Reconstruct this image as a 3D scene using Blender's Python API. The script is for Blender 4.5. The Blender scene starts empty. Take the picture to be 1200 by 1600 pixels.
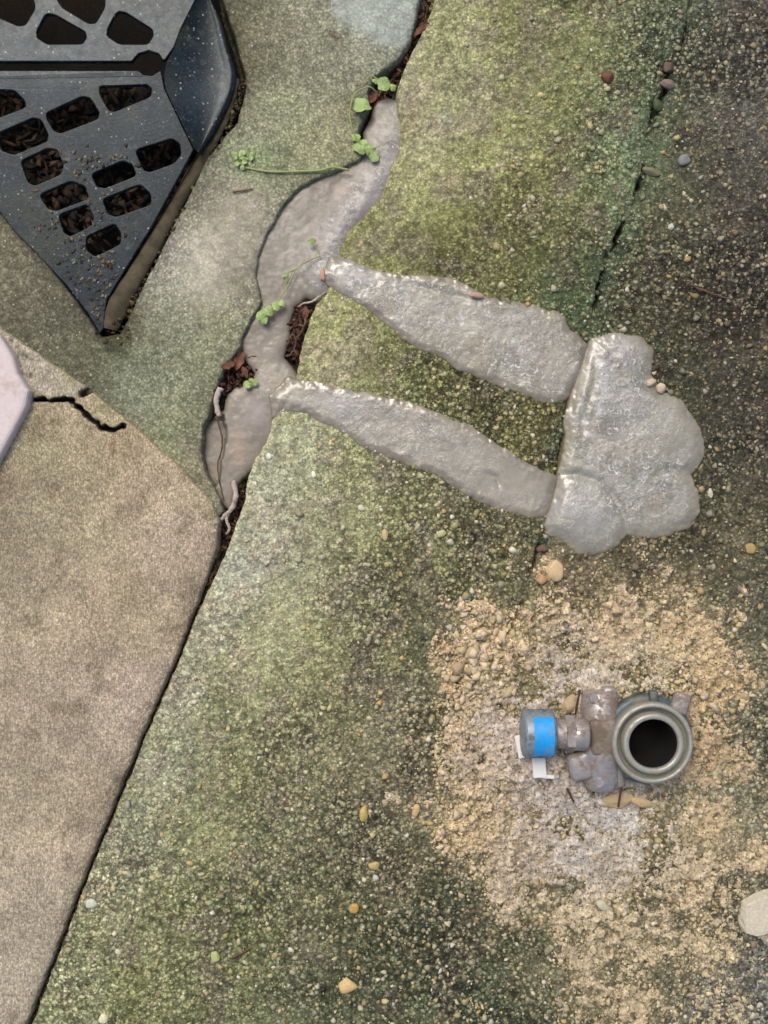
import bpy, bmesh, math, random
import numpy as np
from mathutils import Vector, Matrix, noise as mnoise
R = math.radians
rnd = random.Random(7)
SC = bpy.context.scene
COL = SC.collection

# ---------------------------------------------------------------- camera, sky, sun, exposure
CAM_H = 1.6
cd = bpy.data.cameras.new('camera'); cam = bpy.data.objects.new('camera', cd); COL.objects.link(cam)
cam.location = (0, 0, CAM_H); cam.rotation_euler = (0, 0, 0)
cd.sensor_fit = 'VERTICAL'; cd.sensor_height = 24; cd.lens = 24 * CAM_H / 1.6
cd.clip_start = 0.05; cd.clip_end = 300
SC.camera = cam
SUN_EL, SUN_AZ = 58, -28           # azimuth clockwise from +Y (image up); negative = to the left
W_ = bpy.data.worlds.new('World'); SC.world = W_; W_.use_nodes = True
nt = W_.node_tree; nt.nodes.clear()
sky = nt.nodes.new('ShaderNodeTexSky'); sky.sky_type = 'NISHITA'; sky.sun_disc = False
sky.sun_elevation = R(SUN_EL); sky.sun_rotation = R(SUN_AZ)
sky.air_density = 1.0; sky.dust_density = 5.0; sky.ozone_density = 0.6
bg = nt.nodes.new('ShaderNodeBackground'); bg.inputs['Strength'].default_value = 0.15
ow = nt.nodes.new('ShaderNodeOutputWorld')
nt.links.new(sky.outputs[0], bg.inputs[0]); nt.links.new(bg.outputs[0], ow.inputs[0])
sd = bpy.data.lights.new('sun', 'SUN'); sd.energy = 1.3; sd.angle = R(32); sd.color = (1.0, 0.95, 0.88)
sun = bpy.data.objects.new('sun', sd); COL.objects.link(sun)
dv = Vector((math.sin(R(SUN_AZ)) * math.cos(R(SUN_EL)), math.cos(R(SUN_AZ)) * math.cos(R(SUN_EL)), math.sin(R(SUN_EL))))
sun.rotation_euler = dv.to_track_quat('Z', 'Y').to_euler(); sun.location = dv * 4
SC.view_settings.view_transform = 'Standard'; SC.view_settings.look = 'None'
SC.view_settings.exposure = 0.10; SC.view_settings.gamma = 1.0
ALB = 0.86      # albedo = linear(photo colour) * ALB, K of the light above

# ---------------------------------------------------------------- helpers
def P(px, py, z=0.0):
    """place of a photo pixel (1200 x 1600) at height z; the photo covers 1.2 x 1.6 m of ground"""
    s = (CAM_H - z) / CAM_H
    return Vector(((px - 600) / 1000 * s, (800 - py) / 1000 * s, z))

def lin(c):
    c = np.asarray(c, float) / 255.0
    return np.where(c <= 0.04045, c / 12.92, ((c + 0.055) / 1.055) ** 2.4)
def al(c, k=None):
    return np.clip(lin(c) * (ALB if k is None else k), 0, 0.85)

def tag(o, label=None, cat=None, group=None, kind=None):
    if label: o['label'] = label
    if cat: o['category'] = cat
    if group: o['group'] = group
    if kind: o['kind'] = kind
    return o
def empty(name, loc=(0, 0, 0), rz=0):
    o = bpy.data.objects.new(name, None); o.empty_display_size = 0.02
    COL.objects.link(o); o.location = loc; o.rotation_euler = (0, 0, rz); return o
def link(name, me, mat=None, parent=None, smooth=True):
    o = bpy.data.objects.new(name, me); COL.objects.link(o)
    if mat: me.materials.clear(); me.materials.append(mat)
    if smooth: me.shade_smooth()
    if parent:
        o.parent = parent
        o.matrix_parent_inverse = Matrix.Translation(-Vector(parent.location))   # parents are placed unrotated
    return o
def bmobj(name, bm, mat, parent=None, smooth=True, autosmooth=None):
    bmesh.ops.recalc_face_normals(bm, faces=bm.faces)
    me = bpy.data.meshes.new(name); bm.to_mesh(me); bm.free()
    o = link(name, me, mat, parent, smooth)
    if autosmooth:
        me.shade_auto_smooth = None if False else None
    return o

# ---- noise in numpy
def _hash(ix, iy, seed):
    h = (ix.astype(np.int64) * 374761393 + iy.astype(np.int64) * 668265263 + seed * 982451653) & 0xFFFFFFFF
    h = ((h ^ (h >> 13)) * 1274126177) & 0xFFFFFFFF
    h = ((h ^ (h >> 16)) * 2246822519) & 0xFFFFFFFF
    h ^= h >> 15
    return (h & 0xFFFFFF) / float(0xFFFFFF)
def vn(x, y, s, seed):
    x = x / s; y = y / s
    ix = np.floor(x); iy = np.floor(y); fx = x - ix; fy = y - iy
    fx = fx * fx * fx * (fx * (fx * 6 - 15) + 10); fy = fy * fy * fy * (fy * (fy * 6 - 15) + 10)
    a = _hash(ix, iy, seed); b = _hash(ix + 1, iy, seed); c = _hash(ix, iy + 1, seed); d = _hash(ix + 1, iy + 1, seed)
    return (a + (b - a) * fx) * (1 - fy) + (c + (d - c) * fx) * fy - 0.5
def fbm(x, y, s, seed, o=4, g=0.5):
    t = 0; a = 1.0
    for k in range(o):
        c, sn = math.cos(k * 0.7), math.sin(k * 0.7)
        t = t + a * vn(x * c - y * sn + 1000, x * sn + y * c + 1000, s, seed + k * 13); a *= g; s *= 0.5
    return t
def lumps(x, y, cell, seed, rlo=0.35, rhi=0.75, prob=1.0):
    """round crumbs: height (same unit as cell) and a random id per crumb"""
    ix = np.floor(x / cell); iy = np.floor(y / cell)
    H = np.zeros_like(x); I = np.zeros_like(x)
    for dx in (-1, 0, 1):
        for dy in (-1, 0, 1):
            jx = ix + dx; jy = iy + dy
            cx = (jx + _hash(jx, jy, seed)) * cell; cy = (jy + _hash(jx, jy, seed + 1)) * cell
            r = (rlo + (rhi - rlo) * _hash(jx, jy, seed + 2) ** 1.5) * cell
            an = _hash(jx, jy, seed + 4) * 3.14; e = 0.65 + 0.5 * _hash(jx, jy, seed + 5)
            ux = (x - cx) * np.cos(an) + (y - cy) * np.sin(an); uy = (-(x - cx) * np.sin(an) + (y - cy) * np.cos(an)) / e
            h2 = r * r - ux * ux - uy * uy
            ok = (_hash(jx, jy, seed + 3) < prob) & (h2 > 0)
            h = np.where(ok, np.sqrt(np.maximum(h2, 0)), 0)
            m = h > H
            H = np.where(m, h, H); I = np.where(m, _hash(jx, jy, seed + 6), I)
    return H, I
def sstep(a, b, x):
    t = np.clip((x - a) / (b - a), 0, 1); return t * t * (3 - 2 * t)
def sdf(x, y, poly):
    """signed distance in px, positive inside"""
    d = np.full(x.shape, 1e9); ins = np.zeros(x.shape, bool); n = len(poly)
    for i in range(n):
        x0, y0 = poly[i]; x1, y1 = poly[(i + 1) % n]
        ex, ey = x1 - x0, y1 - y0; L = ex * ex + ey * ey + 1e-12
        t = np.clip(((x - x0) * ex + (y - y0) * ey) / L, 0, 1)
        q = (x - x0 - t * ex) ** 2 + (y - y0 - t * ey) ** 2
        d = np.minimum(d, q)
        c = (y0 > y) != (y1 > y)
        with np.errstate(divide='ignore', invalid='ignore'):
            xi = x0 + (y - y0) * ex / (ey if ey else 1e-9)
        ins ^= c & (x < xi)
    d = np.sqrt(d); return np.where(ins, d, -d)
def dline(x, y, pts, closed=False):
    d = np.full(x.shape, 1e9); T = np.zeros(x.shape); n = len(pts)
    for i in range(n - 1):
        x0, y0 = pts[i]; x1, y1 = pts[i + 1]
        ex, ey = x1 - x0, y1 - y0
        t = np.clip(((x - x0) * ex + (y - y0) * ey) / (ex * ex + ey * ey), 0, 1)
        q = (x - x0 - t * ex) ** 2 + (y - y0 - t * ey) ** 2
        m = q < d; d = np.where(m, q, d); T = np.where(m, (i + t) / (n - 1), T)
    return np.sqrt(d), T
def gauss(x, y, cx, cy, sx, sy=None, a=0):
    sy = sy or sx; c, s = math.cos(R(a)), math.sin(R(a))
    u = ((x - cx) * c + (y - cy) * s) / sx; v = (-(x - cx) * s + (y - cy) * c) / sy
    return np.exp(-(u * u + v * v))
def blend_colours(x, y, ctl, power=3.2, sat=1.0):
    """albedo from hand-read control colours, spread smoothly (stains and moss of the slab itself)"""
    ctl = np.array(ctl, float)
    gx = np.arange(-1700, 2901, 14.0); gy = np.arange(-1700, 3301, 14.0)
    GX, GY = np.meshgrid(gx, gy); acc = np.zeros(GX.shape + (3,)); w = np.zeros(GX.shape)
    L = lin(ctl[:, 2:5]); G = L.mean(1, keepdims=True); L = G + (L - G) * sat
    for (cx, cy), c in zip(ctl[:, :2], L):
        k = 1.0 / (((GX - cx) ** 2 + (GY - cy) ** 2 + 900.0) ** (power / 2)); w += k; acc += k[..., None] * c
    acc /= w[..., None]
    fx = np.clip((x - gx[0]) / 14, 0, len(gx) - 1.001); fy = np.clip((y - gy[0]) / 14, 0, len(gy) - 1.001)
    ix = fx.astype(int); iy = fy.astype(int); u = (fx - ix)[..., None]; v = (fy - iy)[..., None]
    return (acc[iy, ix] * (1 - u) + acc[iy, ix + 1] * u) * (1 - v) + (acc[iy + 1, ix] * (1 - u) + acc[iy + 1, ix + 1] * u) * v

def axis(lo, hi, f0, f1, step, far=1.12):
    """fine coordinates between f0 and f1, growing coarser out to lo / hi"""
    a = list(np.arange(f0, f1 + step * 0.5, step))
    s = step; v = a[-1]; out = []
    while v < hi: s = min(s * far, 60); v += s; out.append(v)
    s = step; v = a[0]; pre = []
    while v > lo: s = min(s * far, 60); v -= s; pre.append(v)
    return np.array(pre[::-1] + a + out)

def sheet(name, X, Y, Z, keep, C, mat, extra=None, parent=None):
    """height sheet: X, Y in px on the ground (2-D arrays), Z in m, C linear colour; faces where keep holds"""
    ny, nx = X.shape
    k = keep[:-1, :-1] & keep[1:, :-1] & keep[:-1, 1:] & keep[1:, 1:]
    iy, ix = np.nonzero(k); idx = np.arange(nx * ny).reshape(ny, nx)
    f = np.stack([idx[iy, ix], idx[iy + 1, ix], idx[iy + 1, ix + 1], idx[iy, ix + 1]], 1)
    used = np.unique(f); remap = np.full(nx * ny, -1); remap[used] = np.arange(len(used)); f = remap[f]
    co = np.stack([(X.ravel() - 600) / 1000, (800 - Y.ravel()) / 1000, Z.ravel()], 1)[used]
    me = bpy.data.meshes.new(name)
    me.vertices.add(len(used)); me.vertices.foreach_set('co', co.astype(np.float32).ravel())
    me.loops.add(f.size); me.loops.foreach_set('vertex_index', f.astype(np.int32).ravel())
    me.polygons.add(len(f)); me.polygons.foreach_set('loop_start', np.arange(0, f.size, 4, dtype=np.int32))
    try: me.polygons.foreach_set('loop_total', np.full(len(f), 4, np.int32))
    except Exception: pass
    me.update(calc_edges=True)
    a = me.color_attributes.new('Col', 'FLOAT_COLOR', 'POINT')
    cc = np.ones((len(used), 4), np.float32); cc[:, :3] = np.clip(C.reshape(-1, 3)[used], 0.002, 0.85)
    a.data.foreach_set('color', cc.ravel())
    for nme, arr in (extra or {}).items():
        e = me.attributes.new(nme, 'FLOAT', 'POINT'); e.data.foreach_set('value', arr.ravel()[used].astype(np.float32))
    return link(name, me, mat, parent)

# ---------------------------------------------------------------- materials
class NT:
    def __init__(s, name):
        s.m = bpy.data.materials.new(name); s.m.use_nodes = True; s.t = s.m.node_tree; s.t.nodes.clear()
        s.out = s.n('ShaderNodeOutputMaterial'); s.b = s.n('ShaderNodeBsdfPrincipled')
        s.t.links.new(s.b.outputs[0], s.out.inputs[0]); s.tc = s.n('ShaderNodeTexCoord').outputs['Object']
    def n(s, k, **kw):
        o = s.t.nodes.new(k)
        for a, b in kw.items(): setattr(o, a, b)
        return o
    def put(s, sock, v):
        if isinstance(v, bpy.types.NodeSocket): s.t.links.new(v, sock)
        elif v is not None: sock.default_value = v
    def noise(s, scale, detail=3, rough=0.55, vec=None, dist=0.0):
        o = s.n('ShaderNodeTexNoise'); s.put(o.inputs['Vector'], vec or s.tc)
        o.inputs['Scale'].default_value = scale; o.inputs['Detail'].default_value = detail
        o.inputs['Roughness'].default_value = rough; o.inputs['Distortion'].default_value = dist
        return o.outputs['Fac']
    def vor(s, scale, feat='F1', out='Distance', vec=None, rand=1.0):
        o = s.n('ShaderNodeTexVoronoi', feature=feat); s.put(o.inputs['Vector'], vec or s.tc)
        o.inputs['Scale'].default_value = scale; o.inputs['Randomness'].default_value = rand
        return o.outputs[out]
    def ma(s, op, a, b=None, c=None, clamp=False):
        o = s.n('ShaderNodeMath', operation=op, use_clamp=clamp)
        s.put(o.inputs[0], a)
        if b is not None: s.put(o.inputs[1], b)
        if c is not None: s.put(o.inputs[2], c)
        return o.outputs[0]
    def mr(s, v, a, b, c, d, smooth=False):
        o = s.n('ShaderNodeMapRange'); o.clamp = True
        if smooth: o.interpolation_type = 'SMOOTHSTEP'
        s.put(o.inputs[0], v)
        for i, q in enumerate((a, b, c, d)): s.put(o.inputs[i + 1], q)
        return o.outputs[0]
    def mix(s, f, a, b, mode='MIX'):
        o = s.n('ShaderNodeMix', data_type='RGBA', blend_type=mode)
        s.put(o.inputs[0], f)
        for i, q in ((6, a), (7, b)):
            s.put(o.inputs[i], (*q, 1) if isinstance(q, (tuple, list, np.ndarray)) and len(q) == 3 else q)
        return o.outputs[2]
    def scale(s, col, f):
        o = s.n('ShaderNodeVectorMath', operation='SCALE'); s.put(o.inputs[0], col); s.put(o.inputs['Scale'], f); return o.outputs[0]
    def attr(s, name, out='Color'):
        o = s.n('ShaderNodeAttribute'); o.attribute_name = name; return o.outputs[out]
    def sepx(s, v):
        return s.n('ShaderNodeSeparateColor') if False else None
    def map(s, sc=(1, 1, 1), rot=(0, 0, 0)):
        o = s.n('ShaderNodeMapping'); o.inputs['Scale'].default_value = sc; o.inputs['Rotation'].default_value = rot
        s.put(o.inputs['Vector'], s.tc); return o.outputs[0]
    def bump(s, h, strength, dist, prev=None):
        o = s.n('ShaderNodeBump'); o.inputs['Strength'].default_value = strength; o.inputs['Distance'].default_value = dist
        s.put(o.inputs['Height'], h)
        if prev: s.put(o.inputs['Normal'], prev)
        return o.outputs[0]
    def end(s, col=None, rough=0.8, nrm=None, metal=0.0, spec=0.5, **kw):
        s.put(s.b.inputs['Base Color'], (*col, 1) if isinstance(col, (tuple, list, np.ndarray)) and len(col) == 3 else col)
        s.put(s.b.inputs['Roughness'], rough); s.put(s.b.inputs['Metallic'], metal)
        s.b.inputs['Specular IOR Level'].default_value = spec
        if nrm: s.put(s.b.inputs['Normal'], nrm)
        for k, v in kw.items(): s.put(s.b.inputs[k.replace('_', ' ')], v)
        return s.m
def rgbval(n, col):   # red channel of a random colour, as a value
    o = n.n('ShaderNodeSeparateColor'); n.put(o.inputs[0], col); return o.outputs[0], o.outputs[1], o.outputs[2]

def grains(n, c, vscale, gr, lo, hi, gap, warp=None):
    """colour of tightly packed grains: each cell its own brightness, dark gaps between"""
    v = n.n('ShaderNodeTexVoronoi', feature='F1'); n.put(v.inputs['Vector'], n.tc); v.inputs['Scale'].default_value = vscale
    r, g, b = rgbval(n, v.outputs['Color']); d = v.outputs['Distance']
    br = n.mr(r, 0, 1, lo, hi); ed = n.mr(d, 0.18, 0.62, 1.10, gap, True)
    f = n.ma('MULTIPLY', br, ed); f = n.ma('ADD', n.ma('MULTIPLY', n.ma('SUBTRACT', f, 1), gr), 1)
    return n.scale(c, f), r, g, b, d
def mat_aggregate():
    n = NT('mossy_aggregate_concrete'); c = n.attr('Col'); gr = n.attr('grit', 'Fac')
    col, r1, g1, b1, d1 = grains(n, c, 135, gr, 0.62, 1.80, 0.46)
    col, r2, g2, b2, d2 = grains(n, col, 265, n.mr(gr, 0, 1, 0.50, 0.95), 0.52, 1.66, 0.60)
    col = n.scale(col, n.mr(n.noise(75, 4, 0.75), 0.38, 0.62, 0.64, 1.34))
    core1 = n.mr(d1, 0.22, 0.48, 1, 0, True); pick1 = n.mr(g1, 0.80, 0.90, 0, 1)
    stone = n.mix(b1, al((216, 208, 172), 0.9), al((178, 160, 118), 0.9)); stone = n.mix(0.35, stone, n.scale(c, 1.6))
    col = n.mix(n.ma('MULTIPLY', n.ma('MULTIPLY', core1, pick1), n.ma('MULTIPLY', gr, 0.75)), col, stone)
    core2 = n.mr(d2, 0.2, 0.45, 1, 0, True); pick2 = n.mr(g2, 0.84, 0.9, 0, 1)
    col = n.mix(n.ma('MULTIPLY', n.ma('MULTIPLY', core2, pick2), n.mr(gr, 0, 1, 0.35, 0.75)), col, n.mix(0.5, n.scale(c, 1.7), al((206, 204, 180))))
    pits = n.ma('MULTIPLY', n.mr(n.noise(190, 4, 0.7), 0.56, 0.64, 0, 1), n.mr(gr, 0, 1, 0.3, 0.75))
    col = n.mix(pits, col, n.scale(c, 0.30))
    h = n.ma('ADD', n.ma('MULTIPLY', n.mr(d1, 0.1, 0.6, 1, 0), r1), n.ma('MULTIPLY', n.mr(d2, 0.1, 0.6, 1, 0), 0.6)); h = n.ma('ADD', h, n.noise(350, 4, 0.7))
    h = n.ma('SUBTRACT', h, n.ma('MULTIPLY', pits, 1.2)); h = n.ma('MULTIPLY', h, n.mr(gr, 0, 1, 0.5, 1))
    return n.end(col, n.mr(n.noise(40), 0.3, 0.7, 0.75, 0.95), n.bump(h, 0.8, 0.0022), spec=0.2)
def mat_smooth_concrete():
    n = NT('mossy_smooth_concrete'); c = n.attr('Col'); gr = n.attr('grit', 'Fac')
    col, r1, g1, b1, d1 = grains(n, c, 210, gr, 0.68, 1.42, 0.64)
    col, r2, g2, b2, d2 = grains(n, col, 360, gr, 0.62, 1.45, 0.70)
    col = n.scale(col, n.mr(n.noise(60, 5, 0.75), 0.36, 0.64, 0.82, 1.18))
    core = n.mr(d1, 0.12, 0.34, 1, 0); col = n.mix(n.ma('MULTIPLY', core, n.mr(g1, 0.94, 0.97, 0, 0.75)), col, al((206, 204, 186)))
    col = n.mix(n.ma('MULTIPLY', core, n.mr(b1, 0.93, 0.97, 0, 0.7)), col, n.scale(c, 0.4))
    h = n.ma('ADD', n.noise(350, 4, 0.75), n.ma('MULTIPLY', n.noise(80, 4), 1.3)); h = n.ma('ADD', h, n.ma('MULTIPLY', r1, 0.5))
    return n.end(col, 0.85, n.bump(h, 0.55, 0.0016), spec=0.2)
def mat_sandy_slab():
    n = NT('brushed_buff_concrete'); c = n.attr('Col')
    st = n.map((520, 150, 300), (0, 0, R(6)))
    streak = n.n('ShaderNodeTexNoise'); n.put(streak.inputs['Vector'], st); streak.inputs['Scale'].default_value = 1; streak.inputs['Detail'].default_value = 3
    s1 = n.mr(streak.outputs['Fac'], 0.36, 0.64, 0.74, 1.26)
    fine = n.mr(n.noise(330, 4, 0.8), 0.38, 0.62, 0.74, 1.26); mid = n.mr(n.noise(26, 6, 0.7), 0.36, 0.64, 0.88, 1.13)
    c2, r0, g0, b0, d0 = grains(n, c, 300, 1.0, 0.80, 1.28, 0.82)
    col = n.scale(n.scale(n.scale(c2, fine), mid), s1)
    v = n.vor(200, out='Color'); r, g, b = rgbval(n, v); d = n.vor(200)
    col = n.mix(n.ma('MULTIPLY', n.mr(d, 0.12, 0.3, 1, 0), n.mr(r, 0.8, 0.86, 0, 0.6)), col, n.scale(c, 0.5))
    h = n.ma('ADD', n.noise(420, 4, 0.75), streak.outputs['Fac'])
    return n.end(col, 0.9, n.bump(h, 0.6, 0.0016), spec=0.2)
def mat_sand():
    n = NT('damp_yellow_sand'); c = n.attr('Col')
    fine = n.mr(n.noise(330, 4, 0.8), 0.36, 0.64, 0.72, 1.26)
    v = n.vor(420, out='Color'); r, g, b = rgbval(n, v)
    col = n.scale(n.scale(c, fine), n.mr(r, 0, 1, 0.82, 1.22))
    col = n.mix(n.mr(g, 0.90, 0.93, 0, 0.7), col, al((70, 58, 42)))
    h = n.ma('ADD', n.noise(480, 4, 0.8), n.ma('MULTIPLY', n.noise(190, 3), 1.2))
    return n.end(col, 0.92, n.bump(h, 0.8, 0.0022), spec=0.2)
def mat_mortar(name='wet_mortar', rlo=0.22, rhi=0.5, bub=1.0, fine_b=1.0, coat=0.7):
    n = NT(name); c = n.attr('Col'); fo = n.attr('froth', 'Fac')
    mid = n.mr(n.noise(26, 5, 0.65, dist=0.8), 0.36, 0.64, 0.92, 1.08)
    fine = n.mr(n.noise(200, 5, 0.8, dist=0.6), 0.38, 0.62, n.mr(fo, 0, 1, 0.95, 0.76), n.mr(fo, 0, 1, 1.05, 1.20))
    col = n.scale(n.scale(c, mid), fine)
    d = n.vor(210); b1 = n.mr(d, 0.05, 0.42, 0, 1, True); d2 = n.vor(460); b2 = n.mr(d2, 0.1, 0.45, 0, 1)
    mask = n.ma('MULTIPLY', n.mr(n.noise(38, 4, 0.6), 0.44, 0.58, 0, 1), fo)
    pits = n.ma('MULTIPLY', n.ma('SUBTRACT', 1, b1), mask)
    col = n.mix(n.ma('MULTIPLY', pits, 0.45), col, n.scale(c, 0.5))
    pk = n.ma('MULTIPLY', n.mr(n.noise(24, 4, 0.6), 0.44, 0.60, 0.15, 1), fo)
    lil = n.mr(n.noise(17, 5, 0.7, dist=1.2), 0.46, 0.56, 0, 1)
    col = n.mix(n.ma('MULTIPLY', lil, n.ma('MULTIPLY', fo, 0.55)), col, al((168, 165, 155), 0.9))      # pale scum
    col = n.mix(n.ma('MULTIPLY', n.mr(n.noise(13, 4, 0.6, dist=0.8), 0.55, 0.64, 0, 1), n.ma('MULTIPLY', fo, 0.55)), col, al((136, 126, 104)))   # thin watery brown
    sp = n.ma('MULTIPLY', n.mr(n.noise(125, 5, 0.8, dist=1.2), 0.56, 0.60, 0, 1), n.ma('MULTIPLY', pk, 0.9))
    col = n.mix(sp, col, al((240, 240, 240), 0.95))   # glints of the wet surface painted in as white specks
    h = n.ma('ADD', n.ma('MULTIPLY', n.ma('MULTIPLY', b1, mask), 0.4 * bub), n.ma('MULTIPLY', n.ma('MULTIPLY', b2, mask), 0.5 * bub))
    h = n.ma('ADD', h, n.ma('MULTIPLY', n.noise(170, 6, 0.8, dist=1.0), n.ma('ADD', n.ma('MULTIPLY', pk, 2.2 * fine_b), 0.12)))
    rough = n.mr(n.noise(55, 5, 0.7), 0.38, 0.60, rlo, rhi)
    return n.end(col, rough, n.bump(h, 0.8, 0.0016), spec=0.7, Coat_Weight=coat, Coat_Roughness=0.09)
def mat_vcol(name, rough=0.7, vari=0.25, scale=300, bs=0.4, spec=0.3):
    n = NT(name); c = n.attr('Col')
    col = n.scale(c, n.mr(n.noise(scale, 4, 0.7), 0.3, 0.7, 1 - vari, 1 + vari))
    return n.end(col, rough, n.bump(n.noise(scale * 1.3, 4, 0.7), bs, 0.001), spec=spec)
def mat_plain(name, rgb, rough=0.6, vari=0.2, scale=250, bs=0.3, metal=0.0, spec=0.4, dirt=None, dk=(0.5, 0.62), k=None, dscale=40, **kw):
    n = NT(name); col = n.mix(1.0, al(rgb, k), (1, 1, 1), 'MULTIPLY')
    col = n.scale(col, n.mr(n.noise(scale, 4, 0.7), 0.3, 0.7, 1 - vari, 1 + vari)); r = rough; m = metal
    if dirt is not None:
        f = n.mr(n.noise(dscale, 5, 0.7), dk[0], dk[1], 0, 0.9); col = n.mix(f, col, al(dirt)); r = n.mr(f, 0, 1, rough, 0.85); m = n.mr(f, 0, 1, metal, 0.0)
    return n.end(col, r, n.bump(n.noise(scale, 4, 0.7), bs, 0.001), metal=m, spec=spec, **kw)
def mat_iron():
    n = NT('dusty_black_iron')
    base = n.mix(n.mr(n.noise(20, 5, 0.65), 0.40, 0.60, 0, 1), al((15, 21, 24)), al((30, 41, 47)))
    base = n.mix(n.mr(n.noise(8, 5, 0.7), 0.50, 0.62, 0, 0.6), base, al((56, 58, 44)))
    base = n.mix(n.mr(n.noise(26, 5, 0.75), 0.58, 0.68, 0, 0.5), base, al((88, 80, 66)))
    v = n.vor(150, out='Color'); r, g, b = rgbval(n, v); d = n.vor(150)
    sp = n.ma('MULTIPLY', n.mr(d, 0.08, 0.26, 1, 0), n.mr(r, 0.80, 0.88, 0, 0.75)); base = n.mix(sp, base, al((190, 198, 196)))
    v = n.vor(320, out='Color'); r, g, b = rgbval(n, v); d = n.vor(320)
    sp = n.ma('MULTIPLY', n.mr(d, 0.1, 0.35, 1, 0), n.mr(r, 0.80, 0.88, 0, 0.45)); base = n.mix(sp, base, al((140, 152, 156)))
    base = n.mix(n.mr(n.noise(95, 6, 0.8, dist=0.5), 0.57, 0.66, 0, 0.38), base, al((118, 130, 136)))
    base = n.scale(base, n.mr(n.noise(300, 4, 0.8), 0.36, 0.64, 0.6, 1.4))
    rough = n.mr(n.noise(70, 5, 0.75), 0.38, 0.62, 0.25, 0.38)
    return n.end(base, rough, n.bump(n.noise(240, 4, 0.75), 0.3, 0.0010), spec=0.34, Specular_Tint=(0.84, 0.93, 1.0, 1))

M = dict(
    agg=mat_aggregate(), smooth=mat_smooth_concrete(), buff=mat_sandy_slab(), sand=mat_sand(),
    mortar=mat_mortar('frothy_wet_mortar', 0.10, 0.34), fill=mat_mortar('smooth_wet_mortar', 0.38, 0.6, 0.4, 0.9, 0.15),
    pebble=mat_vcol('pebble_stone', 0.6, 0.18, 260, 0.35), crumb=mat_vcol('sand_crumb', 0.92, 0.25, 500, 0.5, 0.2),
    litter=mat_vcol('leaf_litter', 0.8, 0.3, 300, 0.5, 0.25),
    soil=mat_plain('dark_soil', (38, 31, 24), 0.95, 0.5, 180, 0.9, dirt=(26, 22, 17)),
    iron=mat_iron(),
    rim=mat_plain('rusty_rim', (84, 76, 56), 0.85, 0.35, 160, 0.8, dirt=(54, 50, 32), dk=(0.45, 0.6)),
    pink=mat_plain('pale_pink_paint', (222, 208, 205), 0.6, 0.07, 120, 0.5, dirt=(186, 170, 158), dk=(0.52, 0.72), k=0.78),
    steel=mat_plain('dull_zinc_steel', (184, 178, 174), 0.32, 0.22, 140, 0.5, metal=0.6, dirt=(122, 108, 94), dk=(0.47, 0.58), dscale=38),
    pipe=mat_plain('grey_coupling_metal', (168, 168, 156), 0.38, 0.10, 160, 0.25, metal=0.35, dirt=(132, 128, 108), dk=(0.5, 0.7), dscale=50),
    teal=mat_plain('dark_teal_metal', (84, 98, 102), 0.45, 0.2, 140, 0.4, metal=0.3, dirt=(130, 124, 104), dk=(0.52, 0.66)),
    brown_steel=mat_plain('brown_grey_steel', (136, 124, 112), 0.5, 0.25, 140, 0.4, metal=0.3, dirt=(106, 94, 80), dk=(0.44, 0.58)),  # browner, darker tone than the plates around the block
    cap=mat_plain('blue_grey_cap_metal', (140, 152, 162), 0.42, 0.15, 140, 0.3, metal=0.3, dirt=(92, 98, 100), dk=(0.5, 0.62)),
    bore=mat_plain('shade_black_bore', (16, 14, 12), 0.8, 0.3, 120, 0.5),  # black stands in for the shade down the hole
    blue=mat_plain('bright_blue_tape', (36, 150, 218), 0.30, 0.10, 90, 0.3, dirt=(104, 150, 190), dk=(0.54, 0.66), k=0.95),
    white=mat_plain('white_plastic', (232, 232, 226), 0.45, 0.04, 120, 0.15, dirt=(180, 172, 150), dk=(0.6, 0.7)),
    wire=mat_plain('rusty_wire', (96, 66, 54), 0.7, 0.25, 300, 0.4, metal=0.2),
    twig=mat_plain('dead_twig', (104, 78, 60), 0.85, 0.35, 300, 0.7, dirt=(60, 44, 34)),
    root=mat_plain('pale_root', (186, 172, 158), 0.8, 0.2, 260, 0.5, dirt=(140, 124, 108)),
    stem=mat_plain('green_stem', (150, 164, 96), 0.55, 0.15, 260, 0.3, dirt=(170, 160, 120)),
)
def mat_leaf():
    n = NT('fresh_green_leaf')
    col = n.mix(n.mr(n.noise(45, 3), 0.3, 0.7, 0, 1), al((122, 154, 70), 0.85), al((176, 196, 124), 0.85))
    col = n.mix(n.mr(n.noise(130, 4, 0.7), 0.56, 0.66, 0, 0.7), col, al((196, 200, 140), 0.85))
    vein = n.mr(n.vor(260, 'DISTANCE_TO_EDGE'), 0.0, 0.10, 0.5, 0); col = n.mix(vein, col, al((200, 214, 160), 0.85))
    return n.end(col, 0.5, n.bump(n.noise(240, 3), 0.4, 0.001), spec=0.35, Subsurface_Weight=0.1)
M['leaf'] = mat_leaf()
def mat_dead():
    n = NT('brown_dead_leaf')
    col = n.mix(n.mr(n.noise(60, 5, 0.7), 0.35, 0.65, 0, 1), al((92, 60, 46)), al((140, 98, 76)))
    return n.end(col, 0.8, n.bump(n.noise(200, 4), 0.6, 0.001), spec=0.25)
M['dead'] = mat_dead()

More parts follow.
